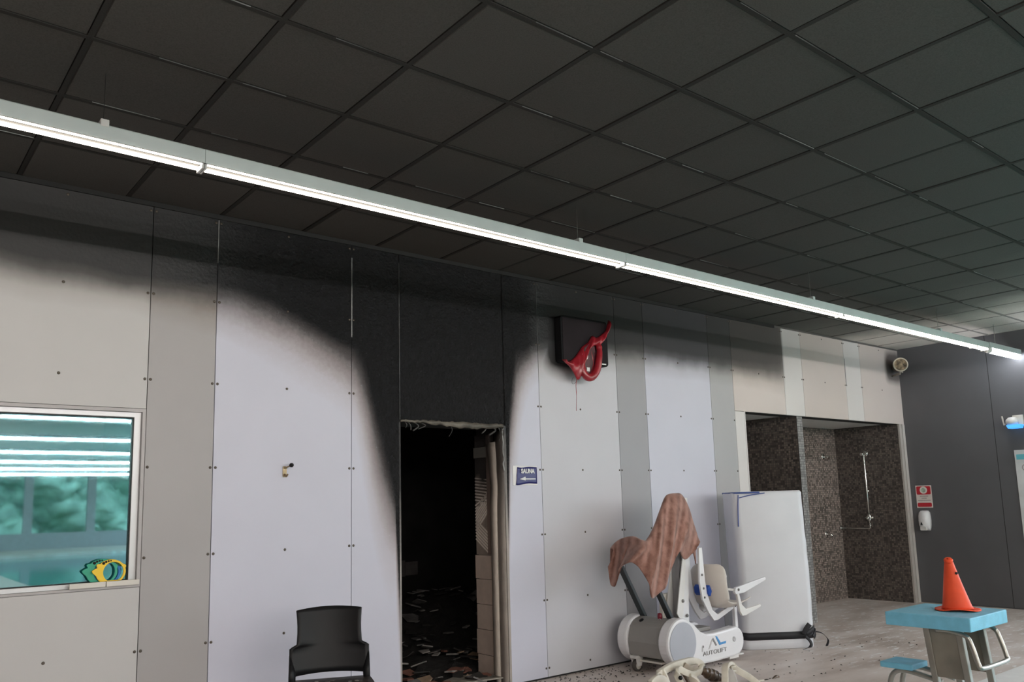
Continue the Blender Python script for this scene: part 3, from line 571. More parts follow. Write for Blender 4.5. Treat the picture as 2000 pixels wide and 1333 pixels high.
L1 = lamp_row(LY, -1.7, 10.42, LZ, 'long suspended strip lamp with glowing tubes running beside the wall')
cx = (10.42-1.7)/2
for x, big in ((.80, 1), (3.76, 0), (6.64, 0), (9.17, 0)):
    MB().box(x-cx-.018, x-cx+.018, -.054, .03, .06, .094).build('bracket', WHITEP if big else LBODY, L1, bevel=.003)
    MB().tube([(x-cx, -.02, .09), (x-cx, -.02, H-LZ-.005)], .0028 if x > 9 else .0011, 6).build('suspension_rod', STEEL if big == 0 else BLACK, L1)
r = empty('tube_lamp', (10.92, LY-.01, LZ), label='bright white diffuser lamp at the end of the strip beside the end wall', cat='lamp')
MB().box(-.47, .47, -.045, .045, .01, .075).build('housing', LBODY, r, bevel=.004)
MB().tube([(-.42, 0, -.012), (.45, 0, -.012)], .034, 16).build('diffuser', TUBEC, r)
MB().lathe([(0,-.03),(.036,-.03),(.042,0),(.042,.03),(.038,.035),(0,.035)], (-.45, 0, -.010), (1,0,0), 16).build('end_cap', WHITEP, r)
MB().tube([(-.2, 0, .07), (-.2, 0, H-LZ-.005)], .003, 6).build('suspension_rod', STEEL, r)
for k, y in enumerate((-5.9, -10.3, -14.7, -19.1, -23.5, -27.9, -32.3)):
    lamp_row(y, -7, 10.8, LZ, 'suspended strip lamp above the pool behind the photographer', 'hall strip lamps', HALLTUBE, False)

# ------------------------------------------------------------------ things on the wall
# melted scoreboard
ty = -.10
r = empty('scoreboard', (5.20, 0, 2.70), label='black wall scoreboard whose red front has melted and hangs down', cat='scoreboard')
O = Vector((5.20, 0, 2.70))
MB().prism(rrect(-.292, .298, .0, .43, .03), -.016, -ty*-1, 'xz').build('body', mat('burnt_case', (.007,.007,.008), .7, var=.3, spec=.15), r, bevel=.004)
MB().prism(rrect(-.275, .28, .018, .412, .02), ty-.004, ty, 'xz').build('front_plate', mat('plum_plate', (.012,.008,.010), .6, var=.3, scale=4, spec=.15), r)
MB().box(-.1, .1, -.018, -.008, .1, .3).build('wall_mount', BLACK, r)
RED = mat('melted_red', (.30,.016,.026), .30, var=.25, scale=14, bump=.35, bscale=22, coat=.3)
def P2(u, v, y): return at(u, v, y)-O
top = [(1098,703),(1108,707),(1120,701),(1130,688),(1137,678),(1148,670),(1156,657),(1165,660),(1176,653),(1183,645),(1188,626)]
bot = [(1101,706),(1112,716),(1121,730),(1128,742),(1135,735),(1138,712),(1146,690),(1159,676),(1169,676),(1179,664),(1188,640)]
g = []
for i in range(9):
    t = i/8; row = []
    T = catmull([P2(u, v, ty-.008) for u, v in top], 4); B = catmull([P2(u, v, ty-.03) for u, v in bot], 4)
    for j, (p, q) in enumerate(zip(T, B)):
        c = p.lerp(q, t); c.y -= .035*math.sin(PI*t)+.012*math.sin(j*1.3+t*3)*math.sin(PI*t); row.append(c)
    g.append(row)
MB().sheet(g).build('melted_cover', RED, r, solid=.007)
lp = catmull([P2(1163,668,ty-.015), P2(1170,680,ty-.045), P2(1170,700,ty-.06), P2(1166,722,ty-.06), P2(1157,736,ty-.055), P2(1147,737,ty-.05), P2(1139,726,ty-.04), P2(1137,706,ty-.03), P2(1141,690,ty-.02)], 6)
MB().tube(lp, [.018+.020*math.sin(PI*k/(len(lp)-1)) if k > 6 else .016+.003*k for k in range(len(lp))], 12).build('melted_loop', RED, r, subsurf=1)
MB().tube(catmull([P2(1150,668,ty-.012), P2(1155,690,ty-.03), P2(1158,712,ty-.035), P2(1154,730,ty-.04)], 6), [.008]*19, 8).build('melted_strand', RED, r)
MB().tube(catmull([P2(1127,738,ty-.03), P2(1125,752,ty-.03), P2(1126,776,ty-.03), P2(1125.5,803,ty-.03)], 6), [.0045]*3+[.003]*8+[.0022]*8, 6).build('drip_thread', RED, r)
MB().tube(catmull([P2(1128,738,ty-.03), P2(1124,748,ty-.03), P2(1118,750,ty-.03), P2(1117,743,ty-.03), P2(1120,737,ty-.028)], 5), .0013, 5).build('drip_loop', BLACK, r)
DIG = mat('white_print', (.75,.75,.75), .5)
ins = [P2(1141,680,ty-.03), P2(1150,672,ty-.03), P2(1160,675,ty-.034), P2(1166,700,ty-.04), P2(1161,722,ty-.042), P2(1150,733,ty-.042), P2(1141,724,ty-.04), P2(1139,702,ty-.034)]
MB().add(ins, [list(range(8))]).build('inner_film', mat('dark_red_film', (.055,.008,.014), .3, var=.5, scale=14), r, solid=.003)
c = P2(1143, 697, ty-.040); text_mesh('digits', '90', .075, DIG, Matrix.Translation(c) @ FACE_NEGY, r)
c = P2(1179.5, 712, ty-.004); MB().box(c.x-.028, c.x+.028, ty-.0065, ty-.004, c.z-.005, c.z+.005).build('name_strip', DIG, r)
c = P2(1149, 722, ty-.046); MB().box(c.x-.018, c.x+.018, c.y-.002, c.y+.002, c.z-.018, c.z+.018).build('white_label', DIG, r)

# sauna sign
r = empty('sauna_sign', (4.515, -.008, 1.61), label='blue and white sauna sign with a left arrow beside the burnt doorway', cat='sign')
MB().box(-.135, .135, -.004, 0, 0, .165).build('plate', mat('sign_white', (.74,.73,.72), .45), r, bevel=.001)
NAVY = mat('sign_navy', (.020,.021,.14), .35, var=.1)
g = []
for i in range(9):
    t = i/8; row = []
    for j in range(15):
        s = j/14; x = -.095+.225*s-.012*(1-s)*t+.012*(1-s)*(1-t)*.6; z = .012+.142*(1-t)-(.012*math.sin(s*5+1.0)*(1-s) if t > .6 else 0)-(.008*math.sin(s*7)*(1-s) if t < .2 else 0)
        row.append((x, -.006-.004*(1-s)*abs(math.sin(t*7+s*9)), z))
    g.append(row)
MB().sheet(g).build('film', NAVY, r, solid=.0012)
text_mesh('lettering', 'SAUNA', .052, DIG, Matrix.Translation((.02, -.016, .118)) @ FACE_NEGY, r, .0012, 0, .86, .0022)
MB().prism([(.105,.049),(.105,.057),(-.005,.058),(-.008,.072),(-.075,.052),(-.008,.040),(-.005,.048)], -.0165, -.014).build('arrow', DIG, r)

# coat hook
r = empty('wall_hook', (2.355, -.008, 1.68), label='small brass hook with a black knob on the white panel', cat='hook')
BR = mat('old_brass', (.33,.25,.15), .4, .8, var=.2)
MB().prism(rrect(-.014, .014, .0, .075, .008), -.004, 0).build('plate', BR, r)
MB().tube(catmull([(0,-.004,.02),(0,-.03,.004),(.004,-.045,.02)], 4), .006, 8).tube(catmull([(0,-.004,.062),(.01,-.03,.07),(.022,-.05,.078)], 4), .005, 8).build('prongs', BR, r)
MB().lathe([(0,-.016),(.011,-.012),(.016,0),(.011,.012),(0,.016)], (.026,-.055,.080), (.4,-.8,.3), 14).build('knob', BLACK, r)

# loudspeaker near the corner
ax = Vector((-.80,-.60,-.02)).normalized(); c0 = Vector((11.12,-.165,3.19))
r = empty('horn_speaker', c0, label='smoke-stained round loudspeaker near the ceiling corner', cat='speaker')
SPK = fade_soot('speaker_shell', (.38,.32,.25), 3.10, 3.50, .5, .1)
MB().lathe([(.0,-.17),(.06,-.17),(.075,-.14),(.085,0),(.088,.045),(.094,.05),(.094,.062),(.082,.064),(.080,.048),(0,.046)], (0,0,0), ax, 28).build('shell', mat('speaker_case', (.13,.105,.08), .5, var=.5, scale=9), r)
MB().lathe([(.079,.060),(.094,.060),(.096,.052),(.096,.066),(.079,.067),(.079,.060)], (0,0,0), ax, 28).build('front_ring', mat('speaker_ring', (.62,.55,.44), .5, var=.15, scale=12), r)
MB().lathe([(.079,.052),(.04,.055),(0,.056)], (0,0,0), ax, 28).build('grille', mat('speaker_grille', (.30,.215,.13), .6, var=.85, scale=20), r)
MB().bar((.02,-.02,-.095), (.10,.157,-.12), .03, .012).tube([(0,0,-.08), (.03,.02,-.12), (.08,.15,-.13)], .009, 8).build('bracket', mat('speaker_bracket', (.30,.27,.24), .6), r)

# on the end wall
r = empty('safety_sign', (XE, -.185, 1.255), label='red and white safety sign above the soap dispenser', cat='sign')
RS = mat('sign_red', (.52,.03,.045), .4)
MB().prism([(-.105,0),(.105,0),(.105,.30),(-.105,.30)], -.004, 0, 'yz').build('plate', mat('sign_cream', (.72,.66,.62), .45), r)
MB().prism(rrect(-.094, .094, .178, .288, .016), -.006, -.004, 'yz').build('red_field', RS, r)
MB().prism(rrect(-.094, .094, .012, .066, .016), -.006, -.004, 'yz').build('red_band', RS, r)
MB().prism(circ(0, .236, .049), -.008, -.006, 'yz').build('round_emblem', mat('emblem_white', (.74,.70,.66), .45), r)
MB().prism(circ(0, .236, .030), -.009, -.008, 'yz').build('emblem_centre', mat('emblem_green', (.42,.52,.42), .5, var=.4, scale=60), r)
TX = mat('print_grey', (.30,.24,.24), .6)
for z, w_ in ((.155,.055),(.128,.034),(.100,.085)): MB().box(-.0055, -.004, -w_, w_, z-.004, z+.004).build('text_line', TX, r)
r = empty('soap_dispenser', (XE, -.175, .955), label='white soap dispenser on the end wall under the red sign', cat='dispenser')
g = []
for k, (z, w_, d) in enumerate(((0,.055,.05),(.03,.064,.075),(.07,.072,.095),(.13,.075,.10),(.19,.073,.095),(.235,.066,.08),(.258,.050,.05),(.262,.03,.02))):
    g.append([(-d*max(0, math.sin(PI*j/14))**.6, -w_*math.cos(PI*j/14), z) for j in range(15)])
MB().sheet(g).add([(0,-.055,0),(0,.055,0),(-.04,.03,0),(-.04,-.03,0)], [(0,1,2,3)]).build('shell', WHITEG, r, solid=.004)
MB().prism([(-.0,.075),(.030,.075),(.015,.112)], -.103, -.094, 'yz').build('level_window', BLACK, r)
MB().prism(rrect(-.040, .040, .0, .05, .012), -.100, -.06, 'yz').build('push_lever', WHITEP, r, bevel=.004)
r = empty('emergency_light', (XE, -1.42, 2.22), label='small white wall fitting with a glowing blue lens on the end wall', cat='lamp')
MB().box(-.03, 0, -.08, .04, .04, .17).build('mount', CREAM, r, bevel=.005)
MB().lathe([(0,0),(.06,0),(.075,.03),(.07,.06),(.04,.09),(0,.095)], (-.10,.02,.05), (0,0,1), 18).build('cover', WHITEP, r)
MB().prism([(-.075,.0),(.055,.0),(.075,.045),(-.09,.045)], -.17, -.04, 'yz').build('lens', mat('blue_lens', (.05,.25,.75), .2, emit=(.08,.42,1.0), es=1.3), r, bevel=.006)
MB().bar((-.08,.06,.08), (-.10,.115,.06), .012, .012).bar((-.10,.115,.05), (-.10,.13,.165), .014, .014).build('arm', CREAM, r)
r = empty('notice_board', (XE, -1.9, .75), label='white notice board with a turquoise band at the right edge of the photo', cat='board')
MB().prism([(-.62,0),(.55,0),(.55,1.205),(-.62,1.205)], -.014, 0, 'yz').build('panel', mat('board_white', (.66,.68,.68), .4), r, bevel=.002)
MB().box(-.016, -.014, -.60, .53, 1.085, 1.15).build('band', mat('board_cyan', (.15,.52,.60), .4), r)
MB().ring(circ(.44, .985, .04, n=24), circ(.44, .985, .032, n=24), -.016, -.014, 'yz').build('ring_mark', TX, r)

# ------------------------------------------------------------------ black chair
r = empty('chair', (2.270, -.885, 0), math.radians(-24), 'black plastic shell chair standing left of the sauna doorway', 'chair')
def bx(u, z):                                        # backrest surface: u -1..1, curved and reclined
    t = (z-.47)/.39; hw = .232 if z < .635 else .232-.042*min(1, (z-.635)/.02) if z < .655 else .190-.006*math.sin(PI*min(1,(z-.655)/.2))+.004*(z-.655)/.2
    return Vector((u*hw, .20+.07*t-.055*(u*u)+.02*t*t, z))
ZS = [.478,.52,.56,.60,.635,.642,.650,.658,.68,.72,.76,.80,.835,.852]
g = [[bx(-1+2*j/20, z)+Vector((0, 0, (.012*(1-(-1+2*j/20)**2) if z > .84 else (.010*(1-(-1+2*j/20)**2) if z < .48 else 0)))) for j in range(21)] for z in ZS]
MB().sheet(g).build('backrest', BLACK, r, solid=.014, bevel=0)
for s in (-1, 1):
    MB().sheet([[bx(s*.86, .50), bx(s*1.0, .60)], [bx(s*.86, .50)+Vector((0,-.01,-.06)), bx(s*1.0, .50)+Vector((s*.003,-.01,-.02))], [Vector((s*.205,.17,.43)), Vector((s*.238,.15,.44))]]).build('side_arm', BLACK, r, solid=.016)
g = []
for i in range(9):
    t = i/8; y = .185-.44*t; hw = .235+.012*math.sin(PI*t)-.03*max(0, t-.8)*5*.3
    g.append([(u*hw, y, .445-.014*math.cos(u*PI/2)*math.sin(PI*t)-(.03*(t-.8)/.2 if t > .8 else 0)) for u in [-1+2*j/12 for j in range(13)]])
MB().sheet(g).build('seat', mat('sooty_seat', (.03,.022,.019), .6, var=.8, scale=22, bump=.4, bscale=40), r, solid=.02)
for sx in (-1, 1):
    for sy, z1 in ((-1, .42), (1, .44)):
        MB().tube([(sx*.21, sy*.17, z1), (sx*.235, sy*.215-.01, .02), (sx*.236, sy*.217-.01, 0)], .0125, 10).build('leg', BLACK, r)
    MB().tube([(sx*.21, -.19, .425), (sx*.21, .17, .432)], .011, 8).build('seat_rail', BLACK, r)
rn = random.Random(5)
for k in range(9):
    MB().prism([(math.cos(a)*rn.uniform(.008, .02), math.sin(a)*rn.uniform(.008, .02)) for a in (0, 1.3, 2.4, 3.6, 5)], 0, .004, 'xy').build('ash_flake', RUB[0] if k % 3 == 0 else RUB[2], r, loc=(rn.uniform(-.19, .19), rn.uniform(.05, .17), .447))

# ------------------------------------------------------------------ pool lift
r = empty('pool_lift', (5.60, -.43, 0), math.radians(1.5), 'white and grey mobile pool lift with seat under the brown towel', 'pool lift')
def side_outline():
    pts = []
    for k in range(25): a = math.radians(62+ (300-62)*k/24); pts.append((.20*math.cos(a), .255+.20*math.sin(a)))
    pts += [(.20,.045),(.45,.042),(.74,.050)]
    for k in range(9): a = math.radians(-70+150*k/8); pts.append((.765+.125*math.cos(a), .180+.125*math.sin(a)))
    pts += [(.62,.292),(.45,.285),(.34,.290),(.26,.318),(.17,.39)]
    return pts
for s, nm in ((-1, 'near'), (1, 'far')):
    y0, y1 = (-.285, -.175) if s < 0 else (.175, .285)
    sp_ = MB().prism(side_outline(), y0, y1).build('side_shell', WHITEG, r, bevel=.018)
    yy = y0 if s < 0 else y1
    MB().prism(circ(.0, .250, .176, n=40), yy-.004 if s < 0 else yy, yy if s < 0 else yy+.004).build('end_disc', DISC, sp_)
    if s < 0:
        MB().lathe([(0,0),(.022,0),(.022,.003),(.012,.003),(.010,-.002),(0,-.002)], (.73, yy-.001, .20), (0,-1,0), 18).build('bolt', mat('bolt_ring', (.5,.5,.52), .4), sp_)
        BL = mat('logo_blue', (.06,.28,.60), .4); GL = mat('logo_grey', (.20,.19,.185), .4); GL2 = mat('logo_pale', (.55,.54,.54), .4)
        MB().prism([(.455,.255),(.475,.255),(.525,.195),(.605,.200),(.600,.180),(.505,.176)], yy-.0035, yy).build('logo_stroke_blue', BL, sp_)
        MB().prism([(.405,.235),(.420,.248),(.470,.180),(.452,.176)], yy-.003, yy).build('logo_stroke_grey', GL, sp_)
        MB().prism([(.400,.238),(.412,.225),(.362,.160),(.346,.160)], yy-.003, yy).build('logo_stroke_pale', GL2, sp_)
        MB().prism([(.255,.19),(.268,.20),(.272,.165),(.258,.150),(.252,.150)], yy-.003, yy).build('logo_stroke_pale', GL2, sp_)
        MB().prism(circ(.272, .190, .011, n=14), yy-.003, yy).build('logo_dot', GL, sp_)
        text_mesh('lettering', 'AUTOLIFT', .05, GL, Matrix.Translation((.435, yy-.003, .128)) @ FACE_NEGY, sp_, .0008, 0, 1.5)
# motor housing between the shells
out = [(.185*math.cos(math.radians(a)), .265+.178*math.sin(math.radians(a))) for a in range(-40, 150, 10)]+[(-.168,.30),(-.178,.25),(-.165,.13),(-.05,.10),(.10,.10)]
MB().prism(out, -.175, .175, 'xz').build('motor_housing', GREYP, r, bevel=.012)
MB().box(-.15,.10,-.17,.17,.085,.10).build('under_plate', CREAM, r)
MB().lathe([(0,0),(.022,0),(.022,.01),(0,.01)], (-.085,.085,.415), (-.5,0,.86), 14).build('socket', BLACK, r)
kk = MB().lathe([(0,0),(.018,0),(.022,.02),(.018,.045),(0,.05)], (-.03,-.075,.44), (0,0,1), 14); kk.build('stop_button', mat('stop_red', (.20,.012,.03), .4), r)
MB().tube(catmull([(-.03,-.075,.44),(-.06,-.09,.425),(-.08,-.085,.41),(-.11,-.09,.385)], 5), .007, 8).lathe([(0,0),(.018,0),(.018,.012),(0,.012)], (-.115,-.09,.38), (-.6,0,.7), 12).build('cable', BLACK, r)
MB().tube(catmull([(-.03,-.075,.445),(-.035,-.08,.435),(-.045,-.085,.432)], 4), .012, 8).build('cable_collar', WHITEP, r)
# casters and wheels
def caster(x, y, R):
    c = empty('caster', (x, y, 0)); c.parent = r
    MB().lathe([(0,-.018),(R*.72,-.018),(R*.98,-.016),(R,-.008),(R,.008),(R*.98,.016),(R*.72,.018),(0,.018)], (0,0,R), (0,1,0), 24).build('tyre', RUBBER, c)
    MB().lathe([(0,-.021),(R*.62,-.021),(R*.66,-.017),(R*.66,.017),(R*.62,.021),(0,.021)], (0,0,R), (0,1,0), 20).build('wheel_hub', CREAM, c)
    for s in (-1, 1): MB().prism([(-.03,R*.9),(.028,R*.9),(.05,2*R+.015),(-.04,2*R+.03)], s*.027-.004, s*.027+.004).build('fork', WHITEP, c, bevel=.002)
    MB().box(-.05,.055,-.034,.034,2*R+.01,2*R+.035).build('fork_plate', WHITEP, c, bevel=.004)
caster(-.155, .10, .05); caster(-.05, -.14, .05); caster(.60, -.12, .035); caster(.60, .14, .035)
MB().prism([(.86,.0),(.93,-.05),(.98,-.05),(.97,.02),(.88,.06)], .018, .034, 'xy').build('pedal', WHITEP, r, bevel=.005, loc=(-.06, -.2, .02))
MB().box(.70, .84, -.25, -.12, .022, .05).build('base_bracket', WHITEP, r, bevel=.004)
# push handle: two dark bars and a crossbar
for y in (-.15, .15): MB().bar((.05, y, .395), (-.31, y, .98), .032, .055, (0,1,0)).build('handle_bar', DARKBAR, r, bevel=.004)
MB().tube(catmull([(-.31,-.15,.975),(-.325,-.14,1.005),(-.33,0,1.015),(-.325,.14,1.005),(-.31,.15,.975)], 5), .02, 10).build('crossbar', DARKBAR, r)
# mast: two leaning plates that meet in a V, top arm
for y in (-.07, .05):
    MB().prism([(.26,.36),(.37,.36),(.395,.72),(.42,1.18),(.43,1.42),(.37,1.44),(.345,1.10)], y-.006, y+.006).build('mast_plate', WHITEG, r, bevel=.002)
    MB().prism([(.20,.46),(.27,.36),(.33,.70),(.37,.98),(.335,1.0)], y-.013, y-.002).build('mast_brace', WHITEP, r, bevel=.002)
MB().box(.33, .43, -.09, .07, 1.42, 1.47).build('mast_head', WHITEP, r, bevel=.01)
MB().box(.30, .36, -.045, .03, .36, 1.2).build('mast_core', mat('mast_grey', (.34,.34,.345), .5), r)
for x, z in ((.285,.56),(.335,.43)): MB().lathe([(0,0),(.016,0),(.013,.008),(0,.009)], (x,-.085,z), (0,-1,0), 12).build('bolt', GL, r)
MB().box(.18,.30,.06,.10,.36,.62).build('battery_box', CREAM, r, bevel=.006)
MB().tube(catmull([(.40,-.02,.95),(.44,.02,.7),(.46,.03,.5),(.42,.05,.4)], 6), .014, 8).build('hose', BLACK, r)
# carrying arm down to the seat
arm = [(.435,1.02),(.48,1.02),(.50,.72),(.525,.60),(.585,.46),(.66,.415),(.91,.485),(.95,.485),(.95,.455),(.93,.45),(.66,.365),(.60,.365),(.53,.44),(.45,.56),(.42,.72)]
for y in (-.17, -.02): MB().prism(arm, y-.010, y+.010).build('seat_arm', WHITEG, r, bevel=.003)
for x, z in ((.455,.78),(.468,.66),(.475,.58)): MB().lathe([(0,0),(.011,0),(.009,.006),(0,.007)], (x,-.182,z), (0,-1,0), 10).build('bolt', GL, r)
MB().box(.905,.945,-.19,-.16,.23,.48).build('foot_post', WHITEG, r, bevel=.003)
MB().prism([(.915,.455),(.935,.468),(.915,.480)], -.196, -.190).build('post_mark', BLACK, r)
MB().box(.40,.62,-.12,.02,.27,.31).build('rail_saddle', GREYP, r, bevel=.01)
# bucket seat facing away from the mast
g = []
for i in range(17):                                    # profile from back top to pan front
    t = i/16
    pr = catmull([(.575,0,.865),(.545,0,.76),(.56,0,.62),(.615,0,.50),(.74,0,.465),(.88,0,.475),(1.00,0,.505)], 4)
    p = pr[min(int(t*24), 24)]
    row = []
    for j in range(13):
        u = -1+2*j/12; w_ = .205*min(1, .45+.55*(t/.14)**.5)
        up = .06*abs(u)**3
        row.append((p.x+(up*1.3 if t < .45 else 0), -.12+u*w_, p.z+(up*.9 if t >= .45 else 0)))
    g.append(row)
MB().sheet(g).build('seat', mat('seat_cream', (.66,.61,.56), .4, var=.03), r, solid=.012, subsurf=1)
MB().prism([(.51,.66),(.535,.685),(.565,.63),(.54,.585),(.515,.61)], -.20, -.04).build('blue_clip', mat('clip_blue', (.01,.07,.40), .35), r, bevel=.004)
for y in (-.335, .095):
    MB().prism([(.70,.615),(.72,.655),(1.20,.715),(1.21,.690),(1.18,.680),(.84,.600),(.72,.595)], y-.014, y+.014).build('armrest', WHITEG, r, bevel=.005)
    MB().prism([(.735,.60),(.765,.60),(.80,.50),(.86,.455),(1.09,.475),(1.10,.455),(1.02,.435),(.85,.40),(.80,.40),(.765,.44)], y-.012, y+.012).build('arm_bracket', WHITEP, r, bevel=.004)
    MB().lathe([(0,0),(.013,0),(.011,.007),(0,.008)], (.755, y-.014, .635), (0,-1,0), 10).build('bolt', GL, r)
    MB().bar((.56, y*.4-.12*.6, .66), (.74, y, .632), .02, .02).build('arm_pivot', WHITEP, r)

# ------------------------------------------------------------------ towel over the lift
def towel():
    Tp = [(1196,1072,-.27),(1206,1060,-.32),(1220,1052,-.42),(1238,1049,-.54),(1254,1056,-.64),(1266,1056,-.66),(1280,1032,-.63),(1292,1000,-.59),(1304,970,-.56),(1318,965,-.55),(1331,967,-.54),(1342,985,-.53),(1352,1015,-.52),(1360,1040,-.50),(1363,1056,-.48)]
    Bt = [(1190,1108,-.29),(1195,1144,-.30),(1204,1140,-.36),(1212,1112,-.46),(1230,1098,-.62),(1252,1112,-.70),(1266,1140,-.74),(1276,1170,-.76),(1290,1158,-.73),(1304,1140,-.70),(1313,1112,-.67),(1326,1078,-.63),(1340,1094,-.61),(1353,1080,-.57),(1359,1068,-.52)]
    K = 5; T = catmull([at(u, v, y) for u, v, y in Tp], K); B = catmull([at(u, v, y) for u, v, y in Bt], K)
    g = []; n = 26
    for i in range(n+1):
        t = i/n; row = []
        for j, (p, q) in enumerate(zip(T, B)):
            c = p.lerp(q, t); s = j/(len(T)-1)
            bul = .05*math.sin(PI*t**.8)
            ph_ = s*38+2.2*t; fold = .036*(1-2*abs(math.sin(ph_*.5))**.7)*min(1, t*1.8+.15)+.006*math.sin(s*83+5*t)*t
            c = c+Vector((-.5,-.86,0))*(bul+fold)
            row.append(c)
        g.append(row)
    back = []                                             # the half that falls behind
    for k in range(8, 0, -1):
        t = k/8; back.append([p+Vector((.30, .45, 0))*(.10*math.sin(t*1.4))+Vector((0, .02, -.22*t*t)) for p in T])
    return back+g
tw = bpy.data.materials.new('towel_terry'); N, L = nodes(tw); b = N['Principled BSDF']; b.inputs['Roughness'].default_value = 1; b.inputs['Specular IOR Level'].default_value = .1; b.inputs['Sheen Weight'].default_value = .3
gg = N.new('ShaderNodeNewGeometry'); at_ = N.new('ShaderNodeAttribute'); at_.attribute_name = 'along'
wv = N.new('ShaderNodeMath'); wv.operation = 'SINE'; L.new(math_n(N, L, 'MULTIPLY', at_.outputs['Fac'], 1.3), wv.inputs[0])
n0 = N.new('ShaderNodeTexNoise'); n0.inputs['Scale'].default_value = 14; n0.inputs['Detail'].default_value = 4; L.new(gg.outputs['Position'], n0.inputs['Vector'])
L.new(ramp(N, L, math_n(N, L, 'ADD', n0.outputs[0], math_n(N, L, 'MULTIPLY', wv.outputs[0], .13)), [(.27, (.20,.095,.072)), (.70, (.42,.23,.185))]), b.inputs['Base Color'])
nn = N.new('ShaderNodeTexNoise'); nn.inputs['Scale'].default_value = 190; L.new(gg.outputs['Position'], nn.inputs['Vector'])
bp = N.new('ShaderNodeBump'); bp.inputs['Strength'].default_value = .5; bp.inputs['Distance'].default_value = .006; L.new(math_n(N, L, 'ADD', nn.outputs[0], math_n(N, L, 'MULTIPLY', wv.outputs[0], .35)), bp.inputs['Height']); L.new(bp.outputs[0], b.inputs['Normal'])
TG = towel(); tb = MB().sheet(TG).build('towel', tw, origin=(5.7, -.45, .6), solid=.010)
at2 = tb.data.attributes.new('along', 'FLOAT', 'POINT')
at2.data.foreach_set('value', [float(j) for row in TG for j in range(len(row))])
tag(tb, 'brown terry towel draped over the top of the pool lift', 'towel')

# ------------------------------------------------------------------ wrapped foam mat
ang = math.radians(-35)
r = empty('foam_mat', (6.85, -.42, 0), ang, 'tall white foam mat standing wrapped with a black strap', 'mat')
W_, Dp, HM = .72, .36, 1.515
def mat_sec(z, grow=0):
    out = []
    cs = rrect(0-grow, W_+grow, 0-grow, Dp+grow, .07, 6)
    for x, y in cs:
        b_ = .035*math.sin(PI*max(0, min(1, x/W_)))*(1 if y < Dp*.5 else -1)*(.6+.4*math.sin(z*2.2)) + .004*math.sin(z*23+x*5)
        out.append(Vector((x+.010*math.sin(z*3), y-b_, z)))
    return out
zs_ = [0, .01]+[.06*k for k in range(1, 25)]+[HM-.02, HM]
secs = [mat_sec(z, -.012 if z in (0, HM) else 0) for z in zs_]; n = len(secs[0])
mb = MB(); mb.add([p for s in secs for p in s], [(i*n+k, i*n+(k+1) % n, (i+1)*n+(k+1) % n, (i+1)*n+k) for i in range(len(secs)-1) for k in range(n)], True)
mb.f.append(list(range(n))); mb.sm.append(False); mb.f.append([(len(secs)-1)*n+k for k in range(n)]); mb.sm.append(False)
foam = mat('foam_white', (.68,.69,.73), .42, var=.03, scale=3, bump=.10, bscale=9); mb.build('mat_body', foam, r)
def belt(z0, z1, name, m, dz=0):
    A = mat_sec(z0, .004); B_ = mat_sec(z1, .004); k = len(A)
    A = [p+Vector((0,0,dz*math.sin(PI*p.x/W_))) for p in A]; B_ = [p+Vector((0,0,dz*math.sin(PI*p.x/W_))) for p in B_]
    MB().add(A+B_, [(i, (i+1) % k, k+(i+1) % k, k+i) for i in range(k)], True).build(name, m, r, solid=.004)
belt(.095, .165, 'strap', BLACKS, -.012); belt(.145, .158, 'strap_edge', BLACKS, .004)
SB = mat('mat_blue', (.05,.09,.30), .45)
def ribbon(pts, w_, name, m, th=.003, up=(0,0,1)):
    C = catmull(pts, 6); g = [[], []]
    for i, p in enumerate(C):
        d = (C[min(i+1, len(C)-1)]-C[max(i-1, 0)]).normalized(); x = Vector(up)
        x = (x-d*x.dot(d)); x = x.normalized() if x.length > 1e-4 else Vector((0,1,0)); g[0].append(p-x*w_/2); g[1].append(p+x*w_/2)
    MB().sheet(g).build(name, m, r, solid=th)
ribbon([(.585,-.045,.14),(.61,-.055,.19),(.645,-.06,.235)], .05, 'strap_tail', BLACKS, up=(1,0,0))
ribbon([(.60,-.045,.12),(.64,-.06,.07),(.63,-.08,.03),(.55,-.10,.008)], .028, 'strap_tail', BLACKS, up=(1,0,.3))
ribbon([(.62,-.035,.14),(.70,-.01,.18),(.735,.05,.20)], .045, 'strap_tail', BLACKS)
ribbon([(.725,.03,.15),(.80,.03,.13),(.85,.02,.07),(.82,-.01,.015)], .028, 'strap_loop', BLACKS, up=(0,1,.3))
ribbon([(.70,.0,.10),(.735,.03,.14),(.74,.06,.16)], .05, 'strap_tail', BLACKS)
for pts, w_ in (([(-.004,.33,HM-.012),(-.006,.18,HM-.012),(.0,.05,HM-.012),(.06,-.008,HM-.012),(.25,-.036,HM-.010)], .016), ([(.045,-.006,HM-.03),(.035,-.006,HM-.15),(.028,-.003,HM-.34)], .010), ([(.05,-.012,HM-.06),(.16,-.028,HM-.035),(.30,-.040,HM-.018)], .010)):
    ribbon(pts, w_, 'blue_edge', SB, .003, (0,0,1) if w_ > .012 or len(pts) == 3 and pts[0][2] == HM-.06 else (1,0,0))

